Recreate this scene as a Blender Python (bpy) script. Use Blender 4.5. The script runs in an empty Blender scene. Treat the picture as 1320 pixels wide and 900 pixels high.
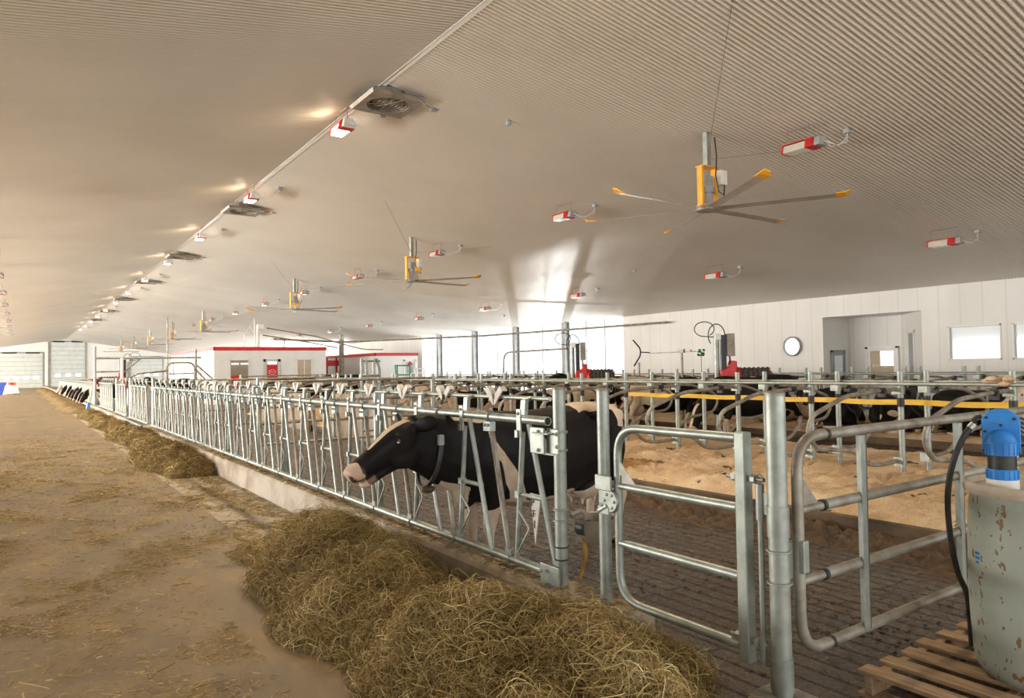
import bpy, math, random
import numpy as np
from mathutils import Vector, Matrix, noise
from math import sin, cos, pi, radians

random.seed(7)
rng = np.random.default_rng(7)
sc = bpy.context.scene
COL = sc.collection

# ------------------------------------------------------------------ camera
F = 912.0
TH, PITCH, ROLL = radians(34.85), radians(1.5), radians(1.0)
fw = Vector((sin(TH) * cos(PITCH), cos(TH) * cos(PITCH), sin(PITCH)))
rt = Vector((cos(TH), -sin(TH), 0)); up = rt.cross(fw)
r2 = rt * cos(ROLL) - up * sin(ROLL); u2 = up * cos(ROLL) + rt * sin(ROLL)
cam = bpy.data.cameras.new('camera'); cam.sensor_width = 36; cam.lens = 36 * F / 1320
cam.clip_start = 0.05; cam.clip_end = 400
camo = bpy.data.objects.new('camera', cam); COL.objects.link(camo)
m = Matrix((r2, u2, -fw)).transposed().to_4x4(); m.translation = (0, 0, 1.72)
camo.matrix_world = m
sc.camera = camo

# ------------------------------------------------------------------ light
sc.view_settings.view_transform = 'Standard'
sc.view_settings.look = 'None'
sc.view_settings.gamma = 1
sc.view_settings.use_curve_mapping = False
sc.view_settings.exposure = 0.42
try:
    sc.cycles.use_denoising = True
    sc.cycles.max_bounces = 8; sc.cycles.diffuse_bounces = 5; sc.cycles.glossy_bounces = 4
    sc.cycles.transparent_max_bounces = 16
    sc.cycles.sample_clamp_indirect = 6
    sc.cycles.caustics_reflective = False; sc.cycles.caustics_refractive = False
except Exception:
    pass
W = bpy.data.worlds.new('sky'); sc.world = W; W.use_nodes = True
W.node_tree.nodes['Background'].inputs[0].default_value = (0.92, 0.96, 1.0, 1)
W.node_tree.nodes['Background'].inputs[1].default_value = 1.6


def area(name, loc, aim, sx, sy, power, colr=(1, 1, 1), spread=180):
    l = bpy.data.lights.new(name, 'AREA'); l.shape = 'RECTANGLE'; l.size = sx; l.size_y = sy
    l.energy = power; l.color = colr; l.spread = radians(spread)
    o = bpy.data.objects.new(name, l); COL.objects.link(o)
    z = -(Vector(aim)).normalized()
    if abs(z.z) > .99: y = Vector((0, 1, 0))
    else: y = Vector((0, 0, 1))
    x = y.cross(z).normalized(); y = z.cross(x)
    mm = Matrix((x, y, z)).transposed().to_4x4(); mm.translation = loc
    o.matrix_world = mm
    return o


# daylight through the openings: curtain wall on the right, curtain wall on the left, open doors behind the camera
area('daylight_right_windows', (28.5, 35.4, 1.4), (-1, 0, 0), 26, 2.6, 1900, (1, .985, .96))
area('added_far_right_daylight', (24.6, 88, 2.2), (-1, 0, .1), 56, 3.4, 5000, (1, .97, .93))  # added behind the cabins to brighten the far end
area('daylight_left_curtain', (-13.9, 66, 1.9), (1, 0, 0.45), 106, 3.0, 25000, (1, .965, .90))
area('daylight_open_end', (6, -8.6, 2.6), (0, 1, 0.35), 26, 4.2, 520, (1, .96, .90))
s = bpy.data.lights.new('sun_off_the_snow', 'SUN'); s.energy = 1.5; s.angle = radians(1.2); s.color = (1, .97, .93)
so = bpy.data.objects.new('sun_off_the_snow', s); COL.objects.link(so)
d = Vector((-.74, -1.0, .36)).normalized()
so.rotation_euler = d.to_track_quat('-Z', 'Y').to_euler()


# ------------------------------------------------------------------ materials
def mat(name, base=(.5, .5, .5), rough=.6, metal=0.0, spec=.5, emit=None, es=0.0, coat=0.0):
    M = bpy.data.materials.new(name); M.use_nodes = True
    b = M.node_tree.nodes['Principled BSDF']
    b.inputs['Base Color'].default_value = (*base, 1)
    b.inputs['Roughness'].default_value = rough
    b.inputs['Metallic'].default_value = metal
    b.inputs['Specular IOR Level'].default_value = spec
    b.inputs['Coat Weight'].default_value = coat
    if emit:
        b.inputs['Emission Color'].default_value = (*emit, 1); b.inputs['Emission Strength'].default_value = es
    return M


def nd(M, t, **k):
    n = M.node_tree.nodes.new(t)
    for a, v in k.items():
        if a in ('inp',):
            for kk, vv in v.items(): n.inputs[kk].default_value = vv
        else: setattr(n, a, v)
    return n


def lk(M, a, b): M.node_tree.links.new(a, b)


def tex(M, scale, detail=4, rough=.6, coords='Object', sc3=None, typ='ShaderNodeTexNoise'):
    tc = nd(M, 'ShaderNodeTexCoord'); src = tc.outputs[coords]
    if sc3:
        mp = nd(M, 'ShaderNodeMapping'); mp.inputs['Scale'].default_value = sc3
        lk(M, src, mp.inputs[0]); src = mp.outputs[0]
    n = nd(M, typ); n.inputs['Scale'].default_value = scale
    if typ == 'ShaderNodeTexNoise':
        n.inputs['Detail'].default_value = detail; n.inputs['Roughness'].default_value = rough
    lk(M, src, n.inputs[0])
    return n


def ramp(M, fac, stops):
    r = nd(M, 'ShaderNodeValToRGB'); e = r.color_ramp.elements
    while len(e) < len(stops): e.new(.5)
    for i, (p, c) in enumerate(stops):
        e[i].position = p; e[i].color = (*c, 1) if len(c) == 3 else c
    lk(M, fac, r.inputs[0]); return r


def mix(M, fac, a, b):
    n = nd(M, 'ShaderNodeMix', data_type='RGBA')
    if isinstance(fac, (int, float)): n.inputs[0].default_value = fac
    else: lk(M, fac, n.inputs[0])
    for i, v in ((6, a), (7, b)):
        if isinstance(v, tuple): n.inputs[i].default_value = (*v, 1)
        else: lk(M, v, n.inputs[i])
    return n.outputs[2]


def noisy(M, c1, c2, scale, lo=.35, hi=.65, detail=5, sc3=None, bump=0.0, bscale=None, bdist=.01, coords='Object'):
    b = M.node_tree.nodes['Principled BSDF']
    n = tex(M, scale, detail, sc3=sc3, coords=coords)
    r = ramp(M, n.outputs[0], [(lo, c1), (hi, c2)])
    lk(M, r.outputs[0], b.inputs['Base Color'])
    if bump:
        n2 = tex(M, bscale or scale * 4, 6, .7, coords=coords, sc3=sc3)
        bp = nd(M, 'ShaderNodeBump'); bp.inputs['Strength'].default_value = bump; bp.inputs['Distance'].default_value = bdist
        lk(M, n2.outputs[0], bp.inputs['Height']); lk(M, bp.outputs[0], b.inputs['Normal'])
    return r.outputs[0]


M_ceil = mat('white_ribbed_steel', (.74, .70, .645), .26, 0, .6)
noisy(M_ceil, (.82, .77, .69), (.89, .85, .775), .35, .3, .7, 4)
M_wall = mat('white_wall_panel', (.80, .79, .76), .45)
def _wall():
    M = M_wall; b = M.node_tree.nodes['Principled BSDF']
    tc = nd(M, 'ShaderNodeTexCoord'); w = nd(M, 'ShaderNodeTexWave', wave_type='BANDS', bands_direction='Y')
    w.inputs['Scale'].default_value = .5; lk(M, tc.outputs['Object'], w.inputs[0])
    r = ramp(M, w.outputs[1], [(0.0, (.72, .70, .67)), (.02, (.80, .785, .755))])
    n = tex(M, .8, 4, sc3=(1, 1, .25)); r2_ = ramp(M, n.outputs[0], [(.35, (.93, .92, .90)), (.65, (1, 1, 1))])
    mm = nd(M, 'ShaderNodeMix', data_type='RGBA', blend_type='MULTIPLY'); mm.inputs[0].default_value = 1
    lk(M, r.outputs[0], mm.inputs[6]); lk(M, r2_.outputs[0], mm.inputs[7]); lk(M, mm.outputs[2], b.inputs['Base Color'])
_wall()
M_white = mat('white_paint', (.82, .81, .79), .4); noisy(M_white, (.78, .77, .74), (.84, .83, .81), 2)
M_galv = mat('galvanized_steel', (.5, .52, .49), .45, .6, .5)
noisy(M_galv, (.25, .275, .245), (.45, .48, .435), 9, .3, .7, 6, bump=.15, bscale=60, bdist=.002)
M_finger = mat('worn_white_latch', (.6, .58, .52), .5); noisy(M_finger, (.46, .42, .36), (.66, .63, .57), 12)
M_galvd = mat('dusty_galvanized_steel', (.42, .4, .35), .5, .5, .4)
noisy(M_galvd, (.20, .165, .12), (.40, .385, .335), 5, .35, .62, 6, bump=.2, bscale=50, bdist=.002)
M_galvr = mat('rust_stained_steel', (.42, .4, .35), .6, .3, .4)
noisy(M_galvr, (.15, .085, .045), (.40, .38, .33), 4, .38, .6, 6, sc3=(3, 3, .8), bump=.2, bscale=50, bdist=.002)
M_dark = mat('dark_void', (.012, .012, .012), .8); noisy(M_dark, (.01, .01, .01), (.02, .02, .018), 3)
M_blackp = mat('black_rubber', (.02, .02, .02), .45); noisy(M_blackp, (.014, .014, .014), (.035, .034, .032), 20)
M_grey = mat('grey_plastic', (.33, .34, .34), .5); noisy(M_grey, (.28, .29, .29), (.38, .39, .38), 8)
M_alum = mat('blade_aluminium', (.58, .54, .47), .38, .5); noisy(M_alum, (.50, .46, .39), (.64, .60, .53), 3)
M_orange = mat('orange_plastic', (.9, .42, .02), .45); noisy(M_orange, (.82, .36, .02), (.95, .48, .03), 5)
M_yel = mat('yellow_strap', (.85, .52, .02), .45); noisy(M_yel, (.72, .42, .015), (.90, .58, .025), 3, sc3=(1, 1, 4))
M_red = mat('red_plastic', (.62, .02, .02), .4); noisy(M_red, (.50, .015, .015), (.68, .03, .025), 6)
M_lwhite = mat('lamp_white', (.80, .78, .72), .4); noisy(M_lwhite, (.74, .72, .66), (.82, .80, .75), 6)
M_blue = mat('blue_plastic', (.02, .23, .66), .4); noisy(M_blue, (.018, .19, .58), (.03, .27, .72), 7, bump=.05)
M_refl = mat('lamp_reflector', (.75, .70, .58), .3, .3); noisy(M_refl, (.70, .64, .52), (.80, .75, .64), 5)
M_glow = mat('lit_lamp_glass', (1, .95, .85), .4, emit=(1, .86, .62), es=14)
M_lens = mat('lamp_glass', (.70, .70, .66), .15); noisy(M_lens, (.62, .62, .58), (.74, .74, .70), 4)
M_wood = mat('pallet_wood', (.36, .24, .13), .75)
noisy(M_wood, (.22, .13, .065), (.50, .355, .215), 6, .3, .7, 6, sc3=(9, 1, 9), bump=.4, bscale=14, bdist=.004)
M_woodl = mat('broom_wood', (.48, .32, .16), .6); noisy(M_woodl, (.4, .26, .12), (.54, .37, .2), 8)
M_vent = mat('vent_metal', (.42, .37, .29), .5, .3); noisy(M_vent, (.22, .18, .13), (.36, .31, .24), 4)
M_robg = mat('green_paint', (.03, .26, .11), .4); noisy(M_robg, (.025, .22, .09), (.04, .3, .13), 5)
M_hoof = mat('hoof_horn', (.09, .065, .045), .6); noisy(M_hoof, (.06, .04, .03), (.12, .09, .06), 9)
M_pink = mat('udder_skin', (.62, .38, .30), .55); noisy(M_pink, (.55, .32, .25), (.68, .45, .36), 6)
M_eye = mat('eye_glossy', (.02, .015, .012), .08, coat=1.0); noisy(M_eye, (.015, .01, .008), (.03, .02, .015), 5)
M_tan = mat('tan_board', (.34, .25, .17), .7); noisy(M_tan, (.26, .185, .12), (.40, .31, .22), 3)
M_col = mat('steel_column', (.40, .40, .39), .5, .3); noisy(M_col, (.34, .34, .33), (.45, .45, .44), 3)
M_door = mat('door_panel', (.74, .76, .73), .45); noisy(M_door, (.54, .57, .54), (.62, .65, .61), 1.5)
M_bristle = mat('brush_bristles', (.06, .05, .05), .8); noisy(M_bristle, (.02, .02, .02), (.12, .09, .08), 30)
M_bristler = mat('red_brush_bristles', (.35, .02, .02), .8); noisy(M_bristler, (.22, .012, .012), (.5, .04, .03), 30)
M_winlit = mat('window_daylight', (.9, .92, .95), .3, emit=(.95, .97, 1), es=1.1)
M_roomlit = mat('lit_room', (.7, .62, .5), .6, emit=(.62, .50, .36), es=.08)
noisy(M_roomlit, (.40, .30, .19), (.50, .40, .27), 2)

M_hayfloor = None


def m_concrete():
    M = mat('alley_concrete', (.4, .33, .25), .7); b = M.node_tree.nodes['Principled BSDF']
    n1 = tex(M, .45, 6, .6); n2 = tex(M, 2.2, 8, .68, sc3=(1, .45, 1)); n3 = tex(M, 26, 6, .75, sc3=(1, .8, 1)); n4 = tex(M, 7, 8, .75)
    base = ramp(M, n1.outputs[0], [(.35, (.19, .138, .080)), (.65, (.32, .242, .147))])
    dirt = ramp(M, n2.outputs[0], [(.46, (0, 0, 0)), (.66, (1, 1, 1))])
    c = mix(M, dirt.outputs[0], base.outputs[0], (.37, .255, .115))
    bits = ramp(M, n3.outputs[0], [(.60, (0, 0, 0)), (.68, (1, 1, 1))])
    patch = ramp(M, n4.outputs[0], [(.50, (0, 0, 0)), (.62, (1, 1, 1))])
    mu = nd(M, 'ShaderNodeMath', operation='MULTIPLY'); lk(M, bits.outputs[0], mu.inputs[0]); lk(M, patch.outputs[0], mu.inputs[1])
    c = mix(M, mu.outputs[0], c, (.62, .46, .22))
    lk(M, c, b.inputs['Base Color'])
    rr = ramp(M, n1.outputs[0], [(.3, (.42,) * 3), (.7, (.72,) * 3)]); lk(M, rr.outputs[0], b.inputs['Roughness'])
    bp = nd(M, 'ShaderNodeBump'); bp.inputs['Strength'].default_value = .35; bp.inputs['Distance'].default_value = .01
    lk(M, n3.outputs[0], bp.inputs['Height']); lk(M, bp.outputs[0], b.inputs['Normal'])
    return M


M_alley = m_concrete()


def m_strip():
    M = mat('feed_table_concrete', (.5, .45, .38), .65); b = M.node_tree.nodes['Principled BSDF']
    n1 = tex(M, 1.2, 6, .6); n2 = tex(M, 5, 8, .75, sc3=(1, .5, 1)); n3 = tex(M, 30, 5, .7)
    base = ramp(M, n1.outputs[0], [(.35, (.42, .35, .26)), (.65, (.58, .51, .41))])
    dirt = ramp(M, n2.outputs[0], [(.52, (0, 0, 0)), (.60, (1, 1, 1))])
    c = mix(M, dirt.outputs[0], base.outputs[0], (.34, .22, .10)); lk(M, c, b.inputs['Base Color'])
    bp = nd(M, 'ShaderNodeBump'); bp.inputs['Strength'].default_value = .4; bp.inputs['Distance'].default_value = .01
    lk(M, n2.outputs[0], bp.inputs['Height']); lk(M, bp.outputs[0], b.inputs['Normal'])
    return M


M_strip = m_strip()
M_curb = mat('curb_concrete', (.5, .42, .34), .7)
noisy(M_curb, (.24, .17, .10), (.52, .45, .36), 1.6, .32, .58, 8, bump=.5, bscale=20, bdist=.006)


def m_mat():
    # dark interlocking rubber alley mats: grooves along Y, manure smeared over
    M = mat('rubber_alley_mat', (.06, .045, .035), .3, 0, .6); b = M.node_tree.nodes['Principled BSDF']
    tc = nd(M, 'ShaderNodeTexCoord'); br = nd(M, 'ShaderNodeTexBrick')
    mp = nd(M, 'ShaderNodeMapping'); mp.inputs['Rotation'].default_value = (0, 0, pi / 2)
    lk(M, tc.outputs['Object'], mp.inputs[0]); lk(M, mp.outputs[0], br.inputs[0])
    br.inputs['Scale'].default_value = 1.0; br.inputs['Brick Width'].default_value = 1.9; br.inputs['Row Height'].default_value = .14
    br.inputs['Mortar Size'].default_value = .014; br.inputs['Mortar Smooth'].default_value = .2
    br.inputs['Color1'].default_value = (.060, .052, .048, 1); br.inputs['Color2'].default_value = (.095, .080, .072, 1)
    br.inputs['Mortar'].default_value = (.006, .005, .004, 1)
    n1 = tex(M, 1.1, 6, .65, sc3=(1, .5, 1)); n2 = tex(M, 14, 6, .7); n3 = tex(M, 40, 4, .7); vo = tex(M, 10, typ='ShaderNodeTexVoronoi')
    film = ramp(M, n1.outputs[0], [(.42, (0, 0, 0)), (.64, (.65, .65, .65))])
    c = mix(M, film.outputs[0], br.outputs[0], (.115, .068, .034))
    bl = ramp(M, n2.outputs[0], [(.57, (0, 0, 0)), (.63, (1, 1, 1))])
    c = mix(M, bl.outputs[0], c, (.17, .10, .042)); c = mix(M, br.outputs[1], c, (.004, .003, .002)); lk(M, c, b.inputs['Base Color'])
    rr = ramp(M, n2.outputs[0], [(.42, (.16,) * 3), (.6, (.55,) * 3)]); lk(M, rr.outputs[0], b.inputs['Roughness'])
    h1 = nd(M, 'ShaderNodeMath', operation='MULTIPLY_ADD'); lk(M, br.outputs[1], h1.inputs[0]); h1.inputs[1].default_value = -1.6
    lk(M, bl.outputs[0], h1.inputs[2])
    h2 = nd(M, 'ShaderNodeMath', operation='MULTIPLY_ADD'); lk(M, n3.outputs[0], h2.inputs[0]); h2.inputs[1].default_value = .22
    lk(M, h1.outputs[0], h2.inputs[2])
    bp = nd(M, 'ShaderNodeBump'); bp.inputs['Strength'].default_value = 1.0; bp.inputs['Distance'].default_value = .016
    lk(M, h2.outputs[0], bp.inputs['Height']); lk(M, bp.outputs[0], b.inputs['Normal'])
    return M


M_mat = m_mat()


def m_bed():
    M = mat('sawdust_bedding', (.55, .36, .19), .9); b = M.node_tree.nodes['Principled BSDF']
    n1 = tex(M, 2.0, 7, .65); n2 = tex(M, 45, 5, .75); n3 = tex(M, .7, 4, .5); n4 = tex(M, 3.0, 5, .6, sc3=(1, .6, 1))
    c1 = ramp(M, n1.outputs[0], [(.33, (.62, .41, .23)), (.68, (.90, .72, .50))])
    c2 = ramp(M, n2.outputs[0], [(.3, (.70, .66, .6)), (.7, (1.1, 1.1, 1.1))])
    mm = nd(M, 'ShaderNodeMix', data_type='RGBA', blend_type='MULTIPLY'); mm.inputs[0].default_value = 1
    lk(M, c1.outputs[0], mm.inputs[6]); lk(M, c2.outputs[0], mm.inputs[7])
    wet = ramp(M, n3.outputs[0], [(.60, (0, 0, 0)), (.68, (1, 1, 1))])
    c = mix(M, wet.outputs[0], mm.outputs[2], (.34, .18, .06))
    bare = ramp(M, n4.outputs[0], [(.64, (0, 0, 0)), (.66, (1, 1, 1))])
    c = mix(M, bare.outputs[0], c, (.06, .045, .035)); lk(M, c, b.inputs['Base Color'])
    bp = nd(M, 'ShaderNodeBump'); bp.inputs['Strength'].default_value = .8; bp.inputs['Distance'].default_value = .02
    lk(M, n2.outputs[0], bp.inputs['Height']); lk(M, bp.outputs[0], b.inputs['Normal'])
    return M


M_bed = m_bed()
M_kerb = mat('bed_kerb', (.08, .05, .03), .7); noisy(M_kerb, (.045, .03, .02), (.20, .13, .075), 3, .35, .65, 7, sc3=(1, .4, 1), bump=.5, bscale=15, bdist=.01)
M_manure = mat('manure', (.12, .06, .025), .55)
noisy(M_manure, (.045, .026, .013), (.15, .088, .042), 12, .35, .65, 6, bump=.8, bscale=30, bdist=.02)


def m_strand(name, stops, rough=.7):
    M = mat(name, (.5, .4, .2), rough); b = M.node_tree.nodes['Principled BSDF']
    a = nd(M, 'ShaderNodeAttribute', attribute_name='tone'); r = ramp(M, a.outputs['Fac'], stops)
    lk(M, r.outputs[0], b.inputs['Base Color']); b.inputs['Specular IOR Level'].default_value = .25
    return M


HAY = [(0.0, (.10, .064, .020)), (.35, (.29, .198, .070)), (.7, (.53, .395, .165)), (1.0, (.88, .74, .45))]
M_hay = m_strand('hay_strands', HAY)
M_haycore = mat('hay_mass', (.2, .14, .06), .9)
noisy(M_haycore, (.12, .075, .026), (.33, .235, .095), 22, .3, .7, 8, bump=1.0, bscale=40, bdist=.03)
M_silage = mat('chopped_silage', (.22, .14, .05), .9)
noisy(M_silage, (.16, .095, .03), (.36, .245, .095), 14, .3, .7, 8, bump=1.0, bscale=30, bdist=.03)


def m_cow(name, warm=0.0):
    M = mat(name, (.02, .02, .02), .55); b = M.node_tree.nodes['Principled BSDF']
    a = nd(M, 'ShaderNodeAttribute', attribute_name='coat'); sp = nd(M, 'ShaderNodeSeparateColor'); lk(M, a.outputs['Color'], sp.inputs[0])
    n = tex(M, 22, 4, .6)
    ad = nd(M, 'ShaderNodeMath', operation='MULTIPLY_ADD'); lk(M, n.outputs[0], ad.inputs[0]); ad.inputs[1].default_value = .10
    lk(M, sp.outputs[0], ad.inputs[2])
    r = ramp(M, ad.outputs[0], [(.535, (0, 0, 0)), (.565, (1, 1, 1))])
    n2 = tex(M, 3, 4); wh = ramp(M, n2.outputs[0], [(.35, (.50, .37, .25)), (.65, (.72, .60, .47))])
    bk = ramp(M, n2.outputs[0], [(.3, (.006, .005, .005)), (.7, (.014, .011, .010))])
    c = mix(M, r.outputs[0], bk.outputs[0], wh.outputs[0])
    c = mix(M, sp.outputs[1], c, (.56, .33, .25))
    c = mix(M, sp.outputs[2], c, (.03, .018, .015)); lk(M, c, b.inputs['Base Color'])
    b.inputs['Specular IOR Level'].default_value = .18
    n3 = tex(M, 90, 3, sc3=(.4, 1, 1)); bp = nd(M, 'ShaderNodeBump'); bp.inputs['Strength'].default_value = .15; bp.inputs['Distance'].default_value = .003
    lk(M, n3.outputs[0], bp.inputs['Height']); lk(M, bp.outputs[0], b.inputs['Normal'])
    return M


M_cow = m_cow('holstein_coat')


def m_drum():
    M = mat('drum_plastic', (.45, .48, .42), .5); b = M.node_tree.nodes['Principled BSDF']
    n = tex(M, 27, 2.5, .6, sc3=(1, 1, .6)); s_ = ramp(M, n.outputs[0], [(.615, (0, 0, 0)), (.63, (1, 1, 1))])
    n2 = tex(M, 1.5, 4); base = ramp(M, n2.outputs[0], [(.3, (.33, .36, .30)), (.7, (.41, .445, .38))])
    c = mix(M, s_.outputs[0], base.outputs[0], (.22, .13, .06)); lk(M, c, b.inputs['Base Color'])
    return M


M_drum = m_drum()
M_drumtop = mat('drum_lid', (.5, .42, .32), .6); noisy(M_drumtop, (.40, .31, .22), (.58, .52, .42), 3)


def m_glass():
    M = bpy.data.materials.new('curtain_glazing'); M.use_nodes = True; nt = M.node_tree; nt.nodes.clear()
    o = nt.nodes.new('ShaderNodeOutputMaterial'); mx = nt.nodes.new('ShaderNodeMixShader'); t = nt.nodes.new('ShaderNodeBsdfTransparent')
    g = nt.nodes.new('ShaderNodeBsdfGlossy'); g.inputs['Roughness'].default_value = .08; mx.inputs[0].default_value = .06
    n = nt.nodes.new('ShaderNodeTexNoise'); n.inputs['Scale'].default_value = 1.2
    r = nt.nodes.new('ShaderNodeValToRGB'); r.color_ramp.elements[0].color = (.92, .95, .97, 1); r.color_ramp.elements[1].color = (1, 1, 1, 1)
    nt.links.new(n.outputs[0], r.inputs[0]); nt.links.new(r.outputs[0], t.inputs[0])
    nt.links.new(t.outputs[0], mx.inputs[1]); nt.links.new(g.outputs[0], mx.inputs[2]); nt.links.new(mx.outputs[0], o.inputs[0])
    return M


M_glass = m_glass()
M_pane = mat('glowing_office_glass', (.62, .67, .69), .08, 0, .6, emit=(.86, .90, .93), es=.06)  # pale base and faint glow stand in for daylight mirrored in the glass


# ------------------------------------------------------------------ geometry kit
class G:
    def __init__(s): s.v = []; s.f = []

    def add(s, vs, fs):
        o = len(s.v); s.v += [tuple(v) for v in vs]; s.f += [tuple(i + o for i in f) for f in fs]; return s

    def box(s, c, d, rz=0.0, R=None):
        hx, hy, hz = d[0] / 2, d[1] / 2, d[2] / 2
        R = R or Matrix.Rotation(rz, 3, 'Z'); c = Vector(c)
        vs = [c + R @ Vector((x * hx, y * hy, z * hz)) for z in (-1, 1) for y in (-1, 1) for x in (-1, 1)]
        return s.add(vs, [(0, 2, 3, 1), (4, 5, 7, 6), (0, 1, 5, 4), (2, 6, 7, 3), (0, 4, 6, 2), (1, 3, 7, 5)])

    def b2(s, a, b): return s.box([(a[i] + b[i]) / 2 for i in range(3)], [abs(b[i] - a[i]) for i in range(3)])

    def tube(s, pts, r, n=10, caps=True, flat=None, hollow=0):
        pts = [Vector(p) for p in pts]; k = len(pts)
        rs = r if isinstance(r, (list, tuple)) else [r] * k
        T = []
        for i in range(k):
            a = pts[max(i - 1, 0)]; b = pts[min(i + 1, k - 1)]; t = (b - a)
            T.append(t.normalized() if t.length > 1e-9 else Vector((0, 0, 1)))
        ref = Vector((0, 0, 1)) if abs(T[0].z) < .9 else Vector((1, 0, 0))
        N = (ref - T[0] * ref.dot(T[0])).normalized(); vs = []
        for i in range(k):
            if i: N = (N - T[i] * N.dot(T[i])); N = N.normalized() if N.length > 1e-6 else ref
            B = T[i].cross(N)
            for j in range(n):
                a = 2 * pi * j / n; rr = rs[i]
                if flat: vs.append(pts[i] + N * cos(a) * rr * flat[0] + B * sin(a) * rr * flat[1])
                else: vs.append(pts[i] + (N * cos(a) + B * sin(a)) * rr)
        fs = [(i * n + j, i * n + (j + 1) % n, (i + 1) * n + (j + 1) % n, (i + 1) * n + j) for i in range(k - 1) for j in range(n)]
        if caps:
            if hollow:
                for e, sg in ((0, -1), (k - 1, 1)):
                    o = len(vs); q = o + n
                    for j in range(n):
                        vs.append(pts[e] + (vs[e * n + j] - pts[e]) * hollow)
                    for j in range(n):
                        vs.append(vs[o + j] - T[e] * sg * rs[e] * 1.6)
                    for j in range(n):
                        a_, b_ = e * n + j, e * n + (j + 1) % n; c_, d_ = o + (j + 1) % n, o + j
                        fs.append((a_, b_, c_, d_)); fs.append((d_, c_, q + (j + 1) % n, q + j))
                    fs.append(tuple(range(q, q + n)))
            else:
                fs += [tuple(range(n - 1, -1, -1)), tuple((k - 1) * n + j for j in range(n))]
        return s.add(vs, fs)

    def lathe(s, prof, c=(0, 0, 0), n=24, axis='Z'):
        c = Vector(c); vs = []
        for (r, z) in prof:
            for j in range(n):
                a = 2 * pi * j / n
                p = (r * cos(a), r * sin(a), z)
                if axis == 'X': p = (z, r * cos(a), r * sin(a))
                if axis == 'Y': p = (r * sin(a), z, r * cos(a))
                vs.append(c + Vector(p))
        k = len(prof)
        fs = [(i * n + j, i * n + (j + 1) % n, (i + 1) * n + (j + 1) % n, (i + 1) * n + j) for i in range(k - 1) for j in range(n)]
        fs += [tuple(range(n - 1, -1, -1)), tuple((k - 1) * n + j for j in range(n))]
        return s.add(vs, fs)

    def prism(s, poly, o, u, v, w):  # polygon in (u,v) extruded by vector w
        o, u, v, w = map(Vector, (o, u, v, w)); n = len(poly)
        a = [o + u * x + v * y for x, y in poly]; b = [p + w for p in a]
        return s.add(a + b, [tuple(range(n))] + [tuple(range(2 * n - 1, n - 1, -1))] + [(i, n + i, n + (i + 1) % n, (i + 1) % n) for i in range(n)])

    def ell(s, c, r, n=12, k=8, R=None):
        c = Vector(c); vs = []; R = R or Matrix.Identity(3)
        for i in range(k + 1):
            p = pi * i / k
            for j in range(n):
                a = 2 * pi * j / n
                vs.append(c + R @ Vector((r[0] * sin(p) * cos(a), r[1] * sin(p) * sin(a), r[2] * cos(p))))
        return s.add(vs, [(i * n + j, (i + 1) * n + j, (i + 1) * n + (j + 1) % n, i * n + (j + 1) % n) for i in range(k) for j in range(n)])

    def mesh(s, name, m_=None, smooth=True, ang=.7):
        me = bpy.data.meshes.new(name); me.from_pydata(s.v, [], s.f); me.validate()
        if m_: me.materials.append(m_)
        if smooth:
            me.polygons.foreach_set('use_smooth', [True] * len(me.polygons)); me.set_sharp_from_angle(angle=ang)
        me.update(); return me

    def obj(s, name, m_, parent=None, smooth=True, bev=0, loc=None, ang=.7):
        o = bpy.data.objects.new(name, s.mesh(name, m_, smooth, ang)); COL.objects.link(o)
        if parent: o.parent = parent
        if loc: o.location = loc
        if bev:
            b = o.modifiers.new('bevel', 'BEVEL'); b.width = bev; b.segments = 2; b.limit_method = 'ANGLE'
        return o


def tag(o, label, cat, group=None):
    o['label'] = label; o['category'] = cat
    if group: o['group'] = group
    return o


def thing(name, label, cat, loc=(0, 0, 0), rz=0.0, group=None):
    o = bpy.data.objects.new(name, None); COL.objects.link(o); o.location = loc; o.rotation_euler = (0, 0, rz)
    o.empty_display_size = .1
    return tag(o, label, cat, group)


def struct(o): o['kind'] = 'structure'; return o


def put(name, me, parent=None, loc=(0, 0, 0), rot=(0, 0, 0), scale=(1, 1, 1)):
    o = bpy.data.objects.new(name, me); COL.objects.link(o); o.parent = parent
    o.location = loc; o.rotation_euler = rot; o.scale = scale; return o


def dup(root, loc=None, rz=None, label=None):
    r = root.copy(); COL.objects.link(r)
    if loc is not None: r.location = loc
    if rz is not None: r.rotation_euler = (0, 0, rz)
    if label: r['label'] = label
    def rec(src, dst):
        for ch in src.children:
            c = ch.copy(); COL.objects.link(c); c.parent = dst; rec(ch, c)
    rec(root, r); return r


def text(name, body, size, m_, parent, mtx, align='LEFT'):
    fc = bpy.data.curves.new(name, 'FONT'); fc.body = body; fc.size = size; fc.extrude = .002; fc.align_x = align
    fo = bpy.data.objects.new('tmp', fc); COL.objects.link(fo)
    dg = bpy.context.evaluated_depsgraph_get(); dg.update()
    me = bpy.data.meshes.new_from_object(fo.evaluated_get(dg)); bpy.data.objects.remove(fo); bpy.data.curves.remove(fc)
    me.name = name; me.materials.clear(); me.materials.append(m_)
    o = bpy.data.objects.new(name, me); COL.objects.link(o); o.parent = parent; o.matrix_local = mtx; return o


def arc(c, r, a0, a1, n, ax=(0, 1)):  # arc in plane given by two axes
    out = []
    for i in range(n + 1):
        a = a0 + (a1 - a0) * i / n; p = list(c); p[ax[0]] += r * cos(a); p[ax[1]] += r * sin(a); out.append(tuple(p))
    return out


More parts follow.
